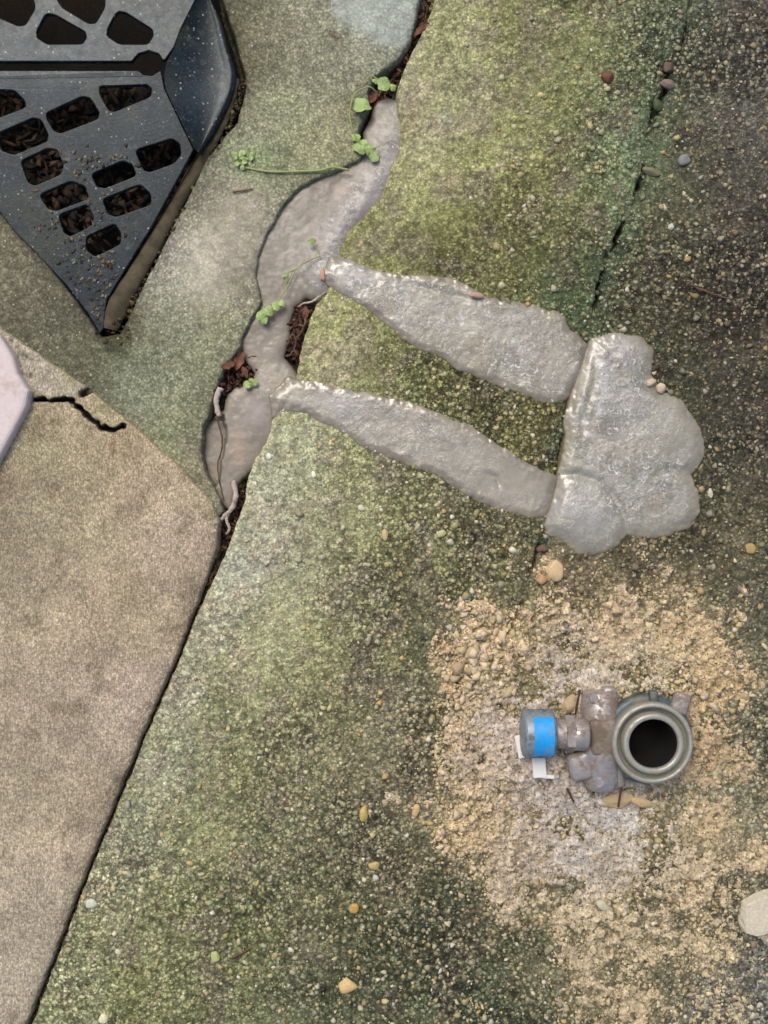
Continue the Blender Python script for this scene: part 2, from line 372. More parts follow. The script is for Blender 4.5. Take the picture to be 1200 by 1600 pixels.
# ================================================================= THE SETTING
# outlines in photo pixels
CRACK_R = [(720, -900), (712, -200), (684, -20), (668, 30), (648, 70), (630, 105), (620, 135), (617, 155), (623, 190), (622, 232), (606, 270),
           (592, 308), (566, 336), (541, 362), (531, 386), (524, 408), (514, 446), (492, 474), (478, 515), (466, 556), (462, 590),
           (442, 634), (424, 655), (413, 690), (398, 714), (386, 742), (381, 780), (362, 832), (348, 870)]
JOINT = [(315, 938), (274, 1040), (235, 1128), (181, 1258), (133, 1375), (88, 1494), (50, 1594), (-40, 1860), (-300, 2550)]
SLAB_MAIN = CRACK_R + JOINT + [(-300, 3200), (2800, 3200), (2800, -900)]
CRACK_L = [(676, -900), (672, -200), (662, -30), (652, 30), (642, 66), (630, 88), (604, 108), (586, 122), (577, 143), (578, 166), (566, 190), (560, 208),
           (570, 228), (564, 248), (540, 263), (502, 276), (470, 292), (440, 326), (420, 362), (405, 400), (402, 432), (411, 472),
           (398, 492), (384, 518), (376, 545), (352, 578), (336, 610), (330, 640), (318, 670), (315, 708), (324, 742), (345, 778), (350, 800)]
SLAB_UP = CRACK_L + [(335, 816), (281, 746), (223, 693), (141, 623), (53, 563), (-10, 519), (-390, 216), (-1600, -788), (-1600, -900)]
SLAB_BUFF = [(-1600, -800), (-380, 205), (0, 508), (62, 552), (150, 612), (232, 682), (290, 736), (333, 784), (344, 812), (341, 858), (314, 934),
             (274, 1036), (235, 1124), (181, 1254), (133, 1371), (87, 1490), (48, 1590), (-50, 1856), (-310, 2546), (-310, 3200), (-1600, 3200)]
DRAIN = [(-236, -166), (324, -166), (346, 0), (366, 62), (384, 130), (370, 186), (322, 246), (262, 366), (186, 520), (158, 524), (120, 470), (60, 392), (0, 328), (-236, 124)]
PATH_CRACK = [(1120, -900), (1092, -120), (1078, 20), (1066, 78), (1046, 100), (1040, 140), (1022, 176), (1012, 240), (1000, 292), (962, 378), (940, 440), (916, 540),
              (888, 640), (872, 730), (852, 826), (828, 905), (808, 965), (795, 1010)]

CTL_MAIN = [
 (700,50,152,150,108),(800,50,126,126,74),(900,80,114,119,68),(1000,50,112,116,80),(700,130,152,148,112),(800,150,130,132,74),(900,180,119,124,70),(980,180,104,120,84),
 (1030,60,94,110,84),(660,220,150,145,106),(750,250,135,135,78),(850,250,124,124,70),(950,250,120,125,84),(975,240,104,132,96),(620,320,138,137,88),(700,330,130,130,68),(800,330,120,118,62),
 (900,330,110,112,68),(965,330,84,104,66),(580,380,126,125,70),(700,400,100,100,48),(800,400,104,104,54),(900,430,84,96,60),(880,480,78,98,62),
 (520,520,146,146,90),(500,560,150,148,100),(600,560,126,128,74),(680,590,104,108,58),(780,640,94,94,52),(840,660,112,106,54),(850,690,104,98,58),
 (450,700,152,154,122),(420,800,156,158,136),(480,800,150,150,114),(560,740,136,138,92),(560,800,140,140,95),(640,780,125,125,82),(720,830,114,110,72),(800,850,104,100,64),
 (380,900,160,160,140),(460,900,150,150,120),(560,900,139,137,94),(660,900,118,114,72),(760,920,94,94,60),(420,750,154,156,130),
 (330,980,156,153,130),(400,1000,145,145,105),(500,1000,139,139,90),(600,1000,119,117,78),(680,980,90,95,64),
 (280,1100,150,150,124),(360,1100,136,138,94),(460,1100,138,136,94),(560,1100,119,115,80),(650,1100,110,105,78),
 (250,1200,145,148,120),(350,1220,130,132,88),(450,1200,125,125,88),(560,1200,119,112,84),(650,1200,120,110,84),
 (220,1300,146,149,116),(320,1320,130,132,88),(420,1330,115,118,84),(520,1350,105,105,74),(620,1350,108,100,74),(700,1350,90,92,64),
 (170,1400,150,150,115),(270,1430,130,132,84),(370,1450,110,115,72),(470,1450,104,104,70),(560,1450,90,92,62),(660,1420,84,90,66),(730,1420,74,82,60),
 (120,1550,142,146,106),(220,1550,126,129,78),(320,1550,120,125,82),(420,1560,104,110,74),(520,1560,80,85,60),(620,1550,79,87,60),(720,1560,84,91,66),(800,1540,84,90,66),
 (1150,50,102,102,82),(1120,90,84,84,66),(1180,200,102,100,88),(1100,150,95,92,74),(1080,120,90,92,68),(1100,250,85,82,64),(1180,320,80,75,58),(1050,350,88,85,67),(1150,420,85,79,60),(980,450,88,86,66),
 (1050,480,90,85,64),(1150,500,70,63,40),(1060,560,80,82,62),(1190,560,74,68,46),(1150,620,84,79,58),(1170,750,90,88,62),(1120,880,95,90,66),(1000,900,104,95,68),(1180,950,95,95,76),
 (1180,1100,104,104,84),(1170,1250,109,109,90),(1180,1560,112,114,108),(900,880,99,89,66),(950,1500,92,92,70),(850,1600,86,90,64),(1050,1400,98,94,72)]
CTL_UP = [(480,50,134,135,110),(540,90,134,136,112),(580,20,158,165,152),(420,60,122,122,96),(370,30,100,100,74),(385,90,96,94,70),(450,180,130,135,105),(540,180,136,136,106),(400,200,128,131,104),
 (340,330,138,134,116),(330,270,124,126,106),(300,400,156,152,140),(260,440,148,148,136),(380,320,154,145,130),(350,400,158,150,136),(330,440,152,146,132),(370,440,140,136,118),(280,480,134,138,114),(230,560,124,131,104),(300,560,124,130,98),
 (350,500,130,133,98),(220,620,126,132,106),(280,660,124,130,98),(310,710,132,126,100),(180,570,114,120,94),(50,430,114,111,91),(100,500,108,107,87),(20,380,132,127,102),(10,350,134,132,104),(130,560,108,107,84),
 (490,230,138,138,104),(470,265,134,139,104),(400,256,122,140,96),(620,-60,130,130,110),(190,510,96,94,66),(250,700,124,130,100)]
CTL_BUFF = [(60,700,134,128,102),(150,720,145,135,110),(230,760,158,142,120),(300,820,166,150,130),(50,800,140,132,108),(150,830,150,140,115),(250,880,160,145,125),(40,950,140,130,108),
 (150,950,155,140,118),(210,920,140,128,104),(250,960,150,138,115),(50,1100,148,136,116),(150,1100,152,140,120),(200,1080,166,151,133),(50,1250,145,135,113),(140,1250,150,138,116),(40,1400,152,142,122),(120,1320,156,143,122),
 (30,1550,158,148,128),(100,660,150,138,112),(190,700,152,136,110),(320,790,160,148,122),(190,1000,142,130,108),(10,900,136,126,104),(20,760,120,108,88)]

SANDC = [(720,1030,.6,40),(780,1000,.85,55),(860,960,.75,45),(860,890,.75,22),(950,1000,.95,70),(1050,1000,.95,70),(1120,1080,.85,60),(1090,1180,.95,70),(1100,1290,.95,60),(960,1250,1,90),(850,1220,1,80),(760,1130,1,70),
         (740,1200,.95,50),(730,1290,.85,45),(820,1320,1,70),(960,1340,1,80),(1080,1380,.9,60),(860,1420,.66,60),(960,1440,.72,60),(1020,1480,.66,60),(1100,1470,.66,50),(900,1520,.52,60),(1010,1570,.56,70),(1120,1570,.45,50),(830,1150,1,60),(880,1050,.95,50),(930,1060,1,50),(880,1330,.9,60),(930,1120,1,60),
         (800,1400,.7,50),(1010,860,.30,30),(930,900,.3,30),(1170,1200,.4,40),(1170,1340,.62,40),(650,1270,.28,30),(640,1360,.34,30),(1130,960,.35,40),(1040,900,.28,40)]
DRAIN_T = [(x, y) for x, y in DRAIN]

# --- base earth under everything, out to the horizon
gx = axis(-30000, 31000, -600, 1800, 60, 1.25); gy = axis(-30000, 31000, -600, 2200, 60, 1.25)
gx = np.concatenate([[-60000], gx, [60000]]); gy = np.concatenate([[-60000], gy, [60000]])
X, Y = np.meshgrid(gx, gy)
Z = -0.062 + 0.006 * fbm(X, Y, 300, 5)
Z = Z - 0.09 * (sdf(X, Y, [(-400, -400), (280, -400), (300, 40), (280, 100), (-400, 100)]) > 0)
C = np.broadcast_to(al((70, 58, 44)), X.shape + (3,)) * (1 + 0.4 * fbm(X, Y, 200, 8))[..., None]
kd = gauss(X, Y, 60, 60, 300)[..., None]; C = C * (1 - 0.8 * kd)  # darkness of the pit below the drain put into the earth colour
far = sstep(1500, 2600, np.hypot(X - 600, Y - 800))[..., None]
C = C * (1 - far) + far * al((96, 98, 66))
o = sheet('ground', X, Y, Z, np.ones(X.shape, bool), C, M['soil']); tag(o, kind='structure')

STEP = 1.75
def wob(X, Y, a=1.0):
    return 2.4 * a * vn(X, Y, 16, 31) + 1.6 * a * vn(X, Y, 6, 32), 2.4 * a * vn(X, Y, 16, 33) + 1.6 * a * vn(X, Y, 6, 34)

# --- main slab with aggregate, split by a crack on its right
def main_height(X, Y):
    """height of the big slab in m (also used to seat pebbles and sand)"""
    z = 0.0022 * fbm(X, Y, 130, 41, 3) + 0.0022 * fbm(X, Y, 22, 42, 3)
    h1, _ = lumps(X, Y, 11, 51, 0.25, 0.6, 0.75); z = z + h1 * 0.00022
    wx, wy = wob(X, Y, 1.8)
    d, t = dline(X + wx, Y + wy, PATH_CRACK)
    wd = 2.2 + 3.0 * np.clip(vn(X, Y, 45, 61) + 0.1, 0, 1) + 1.0
    op = 1 - sstep(0.93, 1.0, t)
    z = z - 0.022 * op * (1 - sstep(wd * 0.35, wd * 1.4, d)) * np.clip(0.42 + 1.9 * vn(X, Y, 46, 62), 0.05, 1)
    z = z - 0.003 * op * np.exp(-(d / 16.0) ** 2)
    for cx, cy, r, dp in ((1042, 112, 15, 9), (1026, 168, 13, 12), (1024, 262, 14, 9), (1000, 286, 6, 14), (948, 400, 7, 10), (852, 860, 14, 10), (512, 1556, 12, 10), (552, 1578, 10, 8), (836, 886, 10, 9)):
        z = z - dp / 1000 * gauss(X, Y, cx, cy, r * 0.8, r) * (1 + vn(X, Y, 7, 63))
    return z, d, t
ax = axis(-500, 2600, 20, 1225, STEP); ay = axis(-800, 3000, -22, 1622, STEP)
X, Y = np.meshgrid(ax, ay)
wx, wy = wob(X, Y)
Z, dC, tC = main_height(X, Y)
s = sdf(X + wx, Y + wy, SLAB_MAIN)
Z = Z - 0.004 * np.exp(-np.maximum(s, 0) / 6.0) - 0.05 * (1 - sstep(-3.0, 2.5, s))
C = blend_colours(X, Y, CTL_MAIN, sat=0.70) * ALB * np.array([1.60, 1.62, 1.42]) * (1 - 0.24 * sstep(930, 1080, X + 0.35 * (Y - 400)) * sstep(1150, 850, Y))[..., None]
m = 1.0 + 0.24 * fbm(X, Y, 70, 71, 4) + 0.30 * fbm(X, Y, 20, 72, 3)
C = C * m[..., None]
ds = (sstep(1040, 1180, X) * sstep(900, 600, Y) * 0.5)[..., None]; C = C * (1 - ds) + ds * C.mean(-1, keepdims=True) * np.array([1.05, 1.0, 0.9])
brown = np.clip(fbm(X, Y, 46, 73, 4) * 2.0 - 0.15, 0, 0.55)[..., None]
C = C * (1 - brown) + brown * C.mean(-1, keepdims=True) * np.array([1.18, 1.0, 0.72])
moss = np.clip(fbm(X, Y, 60, 74, 4) * 2.2 - 0.35, 0, 0.35)[..., None] * sstep(1250, 900, X)[..., None]
C = C * (1 - moss) + moss * C * np.array([0.97, 1.0, 0.80])
mg = (np.exp(-(dC / 22.0) ** 2) * np.clip(0.55 + 1.2 * vn(X, Y, 50, 75), 0, 1) * (1 - sstep(0.86, 0.95, tC)))[..., None] * 0.75
C = C * (1 - mg) + mg * al((88, 104, 80))
ca = ((1 - sstep(2, 6, dC)) * (1 - sstep(0.93, 1, tC)) * np.clip(0.42 + 1.9 * vn(X, Y, 46, 62), 0.1, 1))[..., None] * 0.7
C = C * (1 - ca) + ca * al((40, 34, 26))
# trowelled cement scuffs (pale)
for cx, cy, sx, sy, k, c in ((695, 184, 13, 16, .8, (178, 180, 150)), (750, 420, 26, 12, .5, (128, 124, 98)), (800, 848, 12, 14, .5, (150, 138, 105)), (314, 1082, 7, 11, .6, (178, 182, 160)), (390, 880, 50, 18, .4, (168, 170, 160)),
                             (1000, 250, 18, 30, .35, (140, 140, 110)), (455, 1535, 16, 18, .5, (150, 150, 125))):
    k = (k * sstep(0.25, 0.75, gauss(X, Y, cx, cy, sx, sy) + 0.5 * vn(X, Y, 8, 77)))[..., None]; C = C * (1 - k) + k * al(c)
fd = np.zeros(X.shape)
for cx, cy, a, r in SANDC: fd = np.maximum(fd, a * gauss(X, Y, cx, cy, r * 1.35))
fd = (np.clip(fd * 1.15 + 0.55 * fbm(X, Y, 40, 78, 5) - 0.10, 0, 0.85) * 0.62)[..., None]; C = C * (1 - fd) + fd * al((176, 160, 124), 1.15)
grit = 0.35 + 0.65 * sstep(380, 640, X * 0.9 + (Y - 800) * 0.15) + 0.45 * sstep(900, 1300, Y); grit = np.clip(grit - 0.4 * sstep(500, 250, Y) * sstep(950, 850, X), 0.25, 1.0) * np.clip(0.78 + 1.0 * fbm(X, Y, 120, 79, 3), 0.35, 1.1)
main_z_args = (X, Y)
PCX, PCY = 600 + 422 * (CAM_H - 0.062) / CAM_H, 800 + 363 * (CAM_H - 0.062) / CAM_H
o = sheet('pavement', X, Y, Z, (s > -9) & (np.hypot(X - PCX, Y - PCY) > 52), C, M['agg'], {'grit': grit}); tag(o, 'big mossy exposed aggregate slab with a crack down its right side', kind='structure')
ZM_ax, ZM_ay, ZM = ax, ay, Z
def zmain(px, py):
    i = np.clip(np.searchsorted(ZM_ax, px) - 1, 0, len(ZM_ax) - 2); j = np.clip(np.searchsorted(ZM_ay, py) - 1, 0, len(ZM_ay) - 2)
    u = np.clip((px - ZM_ax[i]) / (ZM_ax[i + 1] - ZM_ax[i]), 0, 1); v = np.clip((py - ZM_ay[j]) / (ZM_ay[j + 1] - ZM_ay[j]), 0, 1)
    return (ZM[j, i] * (1 - u) + ZM[j, i + 1] * u) * (1 - v) + (ZM[j + 1, i] * (1 - u) + ZM[j + 1, i + 1] * u) * v
CM = C
def cmain(px, py):
    i = np.clip(np.searchsorted(ZM_ax, px) - 1, 0, len(ZM_ax) - 2); j = np.clip(np.searchsorted(ZM_ay, py) - 1, 0, len(ZM_ay) - 2)
    return CM[j, i]

# --- upper slab round the drain
ax = axis(-1500, 700, -22, 700, STEP); ay = axis(-800, 990, -22, 860, STEP)
X, Y = np.meshgrid(ax, ay); wx, wy = wob(X, Y)
s0 = sdf(X + wx, Y + wy, SLAB_UP); sd_ = -sdf(X + wx * 0.7, Y + wy * 0.7, DRAIN)
s = np.minimum(s0, sd_)
Z = 0.0015 + 0.0028 * fbm(X, Y, 130, 141, 3) + 0.0012 * fbm(X, Y, 20, 142, 3)
Z = Z + 0.005 * gauss(X, Y, 590, 10, 55, 62) - 0.006 * gauss(X, Y, 310, 330, 22, 120, 28) - 0.004 * gauss(X, Y, 330, 360, 16, 80, 25)   # dished along the drain
Z = Z - 0.004 * np.exp(-np.maximum(s, 0) / 6.0) - 0.052 * (1 - sstep(-3.0, 2.5, s))
C = blend_colours(X, Y, CTL_UP, sat=0.8) * ALB * np.array([1.52, 1.50, 1.42])
C = C * (1 + 0.30 * fbm(X, Y, 60, 171, 4) + 0.12 * fbm(X, Y, 14, 172, 3))[..., None]
g = np.clip(fbm(X, Y, 50, 173, 4) * 1.6, 0, 0.4)[..., None]; C = C * (1 - g) + g * C * np.array([0.97, 1.0, 0.92])
C = C * (1 - 0.26 * sstep(20, -30, X + (520 - Y) * 0.35 - 150) * sstep(300, 340, Y))[..., None]
e = (sstep(0.25, 0.8, gauss(X, Y, 180, 528, 30, 36) + 0.5 * fbm(X, Y, 14, 181, 3)) * 0.7)[..., None]; C = C * (1 - e) + e * al((58, 58, 38))  # mossy dirt and shadow at the drain tip, both painted into the colour
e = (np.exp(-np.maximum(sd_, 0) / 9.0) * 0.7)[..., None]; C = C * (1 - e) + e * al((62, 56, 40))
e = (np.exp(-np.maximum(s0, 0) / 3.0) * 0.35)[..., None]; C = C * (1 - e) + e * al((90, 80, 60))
pale = sstep(-4, 6, sdf(X + wx * 3, Y + wy * 3, [(520, -60), (516, 0), (524, 34), (566, 52), (600, 78), (632, 82), (646, 40), (660, -20), (660, -60)]))[..., None] * 0.75
C = C * (1 - pale) + pale * al((170, 178, 168)) * (1 + 0.25 * fbm(X, Y, 18, 178, 3))[..., None]
st = (sstep(0.3, 0.8, gauss(X, Y, 522, 56, 13, 9, 40) + 0.4 * vn(X, Y, 7, 179)) * 0.7)[..., None]; C = C * (1 - st) + st * al((110, 96, 86))
pz = P(1022, 1163, 0.062)
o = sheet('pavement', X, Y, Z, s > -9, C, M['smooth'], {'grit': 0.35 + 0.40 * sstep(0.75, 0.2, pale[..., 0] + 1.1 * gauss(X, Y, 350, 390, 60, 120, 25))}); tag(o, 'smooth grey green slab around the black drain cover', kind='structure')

# --- raised buff slab lower left
ax = axis(-1500, 420, -22, 352, STEP); ay = axis(-800, 3000, 480, 1622, STEP)
X, Y = np.meshgrid(ax, ay); wx, wy = wob(X, Y, 0.8)
s = sdf(X + wx, Y + wy, SLAB_BUFF)
Z = 0.012 + 0.002 * fbm(X, Y, 150, 241, 3) + 0.0008 * fbm(X, Y, 18, 242, 3)
right = sstep(760, 880, Y)
Z = Z - (0.004 + 0.004 * right) * np.exp(-np.maximum(s, 0) / (4.0 + 9 * right)) - 0.062 * (1 - sstep(-3.0, 2.5, s))
CR1 = [(46, 628), (70, 624), (86, 626), (112, 627), (130, 640), (146, 656), (160, 667), (180, 672), (194, 666)]
d, t = dline(X + wx * 1.5, Y + wy * 1.5, CR1); Z = Z - 0.024 * (1 - sstep(0.8, 3.6, d + 5 * vn(X, Y, 8, 243) + 2.5 * vn(X, Y, 22, 244)))
d2, t2 = dline(X + wx, Y + wy, [(132, 617), (140, 613), (150, 606), (154, 603)]); Z = Z - 0.014 * (1 - sstep(3.0, 7.0, d2))
d3, t3 = dline(X + wx, Y + wy, [(164, 618), (170, 624), (180, 634)]); Z = Z - 0.010 * (1 - sstep(1.5, 4.0, d3))
dj, tj = dline(X + wx, Y + wy, [(0, 728), (6, 700)]);
C = blend_colours(X, Y, CTL_BUFF) * ALB * np.array([1.39, 1.41, 1.42])
C = C * (1 + 0.22 * fbm(X, Y, 90, 271, 4) + 0.10 * fbm(X, Y, 20, 272, 3))[..., None]
C = C * (1 + 0.14 * fbm(X * 1.0 + Y * 0.18, Y * 0.22, 24, 277, 3))[..., None]
st = (np.clip(fbm(X, Y, 34, 278, 5) * 2 - 0.5, 0, 0.5))[..., None]; C = C * (1 - st) + st * al((124, 112, 88))
wedge = sdf(X + wx * 2, Y + wy * 2, [(-60, 470), (0, 512), (60, 552), (150, 612), (150, 602), (136, 612), (122, 622), (60, 616), (44, 612), (20, 570)])
k = (sstep(-2, 4, wedge) * 0.85)[..., None]; C = C * (1 - k) + k * al((180, 172, 152)) * (1 + 0.3 * fbm(X, Y, 12, 273, 3))[..., None]
chip = sdf(X + wx * 2, Y + wy * 2, [(136, 618), (158, 612), (180, 636), (196, 660), (180, 668), (162, 664), (148, 650), (136, 636)])
k = (sstep(-2, 4, chip) * 0.8)[..., None]; C = C * (1 - k) + k * al((170, 160, 126)) * (1 + 0.3 * fbm(X, Y, 10, 274, 3))[..., None]
mo = (np.clip(gauss(X, Y, 112, 590, 16, 20, 30) * 0.8, 0, 1) * np.clip(0.5 + 1.5 * vn(X, Y, 7, 275), 0, 1))[..., None]; C = C * (1 - mo) + mo * al((140, 142, 90))
dk = np.clip((1 - sstep(2.8, 5.5, d + 5 * vn(X, Y, 8, 243) + 2.5 * vn(X, Y, 22, 244))) + (1 - sstep(4, 7, d2)) + (1 - sstep(2, 5, d3)), 0, 1)[..., None] * 0.95; C = C * (1 - dk) + dk * al((30, 27, 24))
st = (sstep(0.3, 0.8, gauss(X, Y, 181, 700, 6, 14) + 0.5 * vn(X, Y, 6, 276)) * 0.6)[..., None]; C = C * (1 - st) + st * al((128, 104, 80))
br = (np.exp(-np.maximum(s, 0) / 9.0) * 0.45)[..., None] * right[..., None]; C = C * (1 - br) + br * al((92, 72, 52))
for cx, cy in ((22, 534), (40, 556), (46, 560), (52, 588), (30, 560)):
    q = (gauss(X, Y, cx, cy, 3, 5, 20) * 0.8)[..., None]; C = C * (1 - q) + q * al((90, 84, 76)); Z = Z - 0.003 * q[..., 0]
o = sheet('pavement', X, Y, Z, s > -9, C, M['buff']); tag(o, 'raised buff concrete slab with a brushed face', kind='structure')

# --- pale pink painted block poking in at the left edge
pk = [(-330, 250), (-60, 478), (0, 524), (20, 556), (28, 584), (45, 610), (40, 636), (16, 682), (-2, 716), (-60, 840), (-330, 1100)]
zt = 0.032
bm = bmesh.new()
rings = []
for (ins, z) in ((0, 0.004), (0, zt - 0.008), (0.8, zt - 0.0045), (2.5, zt - 0.002), (5.5, zt - 0.0005), (9, zt)):
    ring = []
    n_ = len(pk)
    for i, (x, y) in enumerate(pk):
        ax_, ay_ = pk[i - 1]; bx_, by_ = pk[(i + 1) % n_]
        tx, ty = bx_ - ax_, by_ - ay_; L = math.hypot(tx, ty); nx_, ny_ = -ty / L, tx / L    # inward
        q = P(x, y, zt); ring.append(bm.verts.new((q.x + nx_ * ins / 1000, q.y - ny_ * ins / 1000, z)))
    rings.append(ring)
for a, b in zip(rings, rings[1:]):
    for i in range(n_): bm.faces.new((a[i], a[(i + 1) % n_], b[(i + 1) % n_], b[i]))
bm.faces.new(rings[-1])
o = bmobj('painted_step', bm, M['pink'], smooth=False); tag(o, 'pale pink painted masonry corner on the buff slab at the left edge', 'step')

# ================================================================= SAND round the pipe fitting
ax = axis(560, 1420, 640, 1230, 1.6); ay = axis(780, 1800, 830, 1625, 1.6)
X, Y = np.meshgrid(ax, ay)
f = np.zeros(X.shape)
for cx, cy, a, r in SANDC: f = np.maximum(f, a * gauss(X, Y, cx, cy, r * 1.15)) 
f = f + 0.18 * np.minimum(1, f * 2) 
nz = 0.55 * fbm(X, Y, 46, 301, 4) + 0.32 * fbm(X, Y, 15, 302, 3)
sandness = f + nz * (1.15 - 0.6 * sstep(0.8, 1.1, f)) - 0.47
smoothz = np.clip(gauss(X, Y, 930, 1290, 160, 95) + 0.8 * gauss(X, Y, 940, 1070, 150, 50) + gauss(X, Y, 790, 1140, 75, 60) + 0.8 * gauss(X, Y, 1010, 1020, 110, 60) + 0.6 * gauss(X, Y, 1130, 1200, 60, 120) + 0.5 * gauss(X, Y, 900, 1400, 120, 80) - 0.35 * gauss(X, Y, 745, 1040, 60, 60), 0, 1)
h1, i1 = lumps(X, Y, 15, 311, 0.30, 0.72, 0.45); h2, i2 = lumps(X, Y, 8.5, 321, 0.35, 0.75, 0.85); h3, i3 = lumps(X, Y, 5, 331, 0.35, 0.8, 0.9)
rough_ = 1 - 0.75 * smoothz
hh = (h1 * 0.85 * rough_ + h2 * 0.75 + h3 * 0.5) / 1000 * (0.45 + 0.55 * rough_)
zs = np.clip(sandness, -0.3, 0.7)
Z = zmain(X.ravel(), Y.ravel()).reshape(X.shape) + zs * 0.008 - 0.0030 + hh * sstep(-0.12, 0.12, sandness) + 0.003 * fbm(X, Y, 30, 341, 3) * rough_
gap = sstep(0.10, 0.34, fbm(X, Y, 13, 342, 3)) * rough_; Z = Z - 0.006 * gap
ctl = [(720,1040,192,166,120),(790,1000,198,174,130),(860,900,196,172,132),(950,1000,186,164,122),(1050,1000,186,164,120),(1120,1080,182,158,112),(1090,1180,176,152,112),(1110,1290,180,160,118),(960,1260,180,173,155),(900,1330,178,170,150),(1000,1300,180,172,150),(900,1040,176,166,142),(1010,1060,184,172,142),(880,1080,172,162,142),
       (900,1290,170,160,140),(850,1240,172,160,140),(760,1130,174,162,140),(740,1200,180,162,130),(730,1290,192,168,122),(820,1330,176,160,130),(960,1340,172,160,132),(1080,1390,182,164,126),(870,1440,176,160,122),(960,1440,180,164,126),
       (1020,1490,178,162,126),(1100,1470,176,160,122),(900,1540,172,156,120),(1010,1570,178,160,122),(830,1130,170,158,138),(930,1060,178,166,140),(700,1090,194,166,118)]
C = blend_colours(X, Y, ctl) * ALB * 1.60 * np.array([0.96, 0.99, 1.13])
C = C * (1 + 0.16 * (i1 - 0.5) + 0.24 * (i2 - 0.5) + 0.25 * (i3 - 0.5) + 0.22 * fbm(X, Y, 30, 351, 4))[..., None]
wet = sstep(0.12, -0.10, sandness)[..., None] * 0.45; C = C * (1 - wet) + wet * al((118, 104, 78))
wp = 0.8 * gap[..., None]; C = C * (1 - wp) + wp * al((92, 74, 50))
o = sheet('sand', X, Y, Z, (sandness > -0.32) & (np.hypot(X - PCX, Y - PCY) > 52), C, M['sand']); tag(o, 'crumbly yellow sand and slurry spilled round the pipe fitting', kind='stuff')
SX, SY, SN, SZ, SM = ax, ay, sandness, Z, smoothz
def zsurf(px, py):
    z = float(zmain(np.array([px]), np.array([py]))[0])
    if SX[0] < px < SX[-1] and SY[0] < py < SY[-1]:
        i = np.searchsorted(SX, px) - 1; j = np.searchsorted(SY, py) - 1; z = max(z, float(SZ[j, i]))
    return z

# ================================================================= STONES (many)
def ico(sub=1):
    bm = bmesh.new(); bmesh.ops.create_icosphere(bm, subdivisions=sub, radius=1)
    v = np.array([p.co[:] for p in bm.verts]); f = np.array([[q.index for q in p.verts] for p in bm.faces]); bm.free(); return v, f
ICO1 = ico(1); ICO2 = ico(2); ICO3 = ico(3)
def many(name, items, mat, base=ICO2, lumpy=0.12, seed=3, sharp=0.0):
    """one mesh of many small stones: items = (x, y, z, rx, ry, rz, angle, colour)"""
    rs = np.random.RandomState(seed); V, F = base; nv = len(V)
    co = np.empty((len(items) * nv, 3), np.float32); cc = np.ones((len(items) * nv, 4), np.float32); fs = np.empty((len(items) * len(F), 3), np.int32)
    for k, (x, y, z, rx, ry, rz, a, c) in enumerate(items):
        d = 1 + lumpy * (rs.rand(1, 3) - 0.5) * 2 * V + lumpy * np.sin(V[:, [1, 2, 0]] * 3 + rs.rand(3) * 6)
        p = V * d.mean(1, keepdims=True) * d
        if sharp: p = np.sign(p) * np.abs(p) ** (1 - sharp) 
        p = p * (rx, ry, rz); ca, sa = math.cos(a), math.sin(a)
        q = np.empty_like(p); q[:, 0] = p[:, 0] * ca - p[:, 1] * sa + x; q[:, 1] = p[:, 0] * sa + p[:, 1] * ca + y; q[:, 2] = p[:, 2] + z
        co[k * nv:(k + 1) * nv] = q; cc[k * nv:(k + 1) * nv, :3] = np.clip(c, 0.01, 0.8); fs[k * len(F):(k + 1) * len(F)] = F + k * nv
    me = bpy.data.meshes.new(name); me.vertices.add(len(co)); me.vertices.foreach_set('co', co.ravel())
    me.loops.add(fs.size); me.loops.foreach_set('vertex_index', fs.ravel()); me.polygons.add(len(fs)); me.polygons.foreach_set('loop_start', np.arange(0, fs.size, 3, dtype=np.int32))
    try: me.polygons.foreach_set('loop_total', np.full(len(fs), 3, np.int32))
    except Exception: pass
    me.update(calc_edges=True)
    me.color_attributes.new('Col', 'FLOAT_COLOR', 'POINT').data.foreach_set('color', cc.ravel())
    return link(name, me, mat)
PUD = [(925, 530), (955, 521), (1000, 527), (1020, 548), (1016, 588), (1032, 610), (1064, 624), (1090, 655), (1101, 690), (1096, 718), (1080, 740), (1092, 765),
       (1094, 795), (1076, 824), (1042, 837), (1002, 839), (980, 834), (962, 856), (930, 869), (904, 866), (880, 845), (858, 833), (851, 820), (866, 780), (874, 738), (884, 694), (881, 652), (898, 602), (914, 560)]
TOPS = [(516, 398), (545, 404), (600, 424), (660, 431), (716, 438), (760, 463), (820, 476), (880, 491), (890, 516), (915, 538), (913, 566), (900, 598), (886, 626), (850, 626), (802, 613), (752, 592), (718, 580),
        (690, 559), (650, 543), (620, 519), (580, 489), (545, 465), (514, 449), (498, 430)]
BOTS = [(452, 588), (480, 594), (520, 605), (562, 614), (622, 626), (690, 645), (740, 668), (770, 689), (800, 706), (832, 724), (869, 744), (862, 778), (850, 810), (830, 809), (790, 800), (752, 786), (720, 769), (690, 747), (650, 731),
        (602, 711), (560, 694), (530, 670), (482, 650), (446, 641), (424, 652), (420, 620)]
rs = np.random.RandomState(11)
PAL = [(206, 196, 158), (214, 208, 184), (188, 160, 104), (168, 148, 110), (152, 148, 134), (130, 112, 88), (196, 180, 130), (176, 170, 140)]
items = []
tries = 30000
px = rs.uniform(40, 1240, tries); py = rs.uniform(-40, 1640, tries)
ms = sdf(px, py, SLAB_MAIN)
for q_ in (PUD, TOPS, BOTS): ms = np.where(sdf(px, py, q_) > 1.5, -1, ms)
gr = np.interp(px * 0.9 + (py - 800) * 0.15, [300, 420, 700, 1200], [0.10, 0.22, 0.8, 0.75]) + np.interp(py, [850, 1250], [0, 0.3])
gr = gr - 0.45 * (py < 450) * (px < 930) - 0.1 * (px > 1000)
zz = zmain(px, py); cb = cmain(px, py)
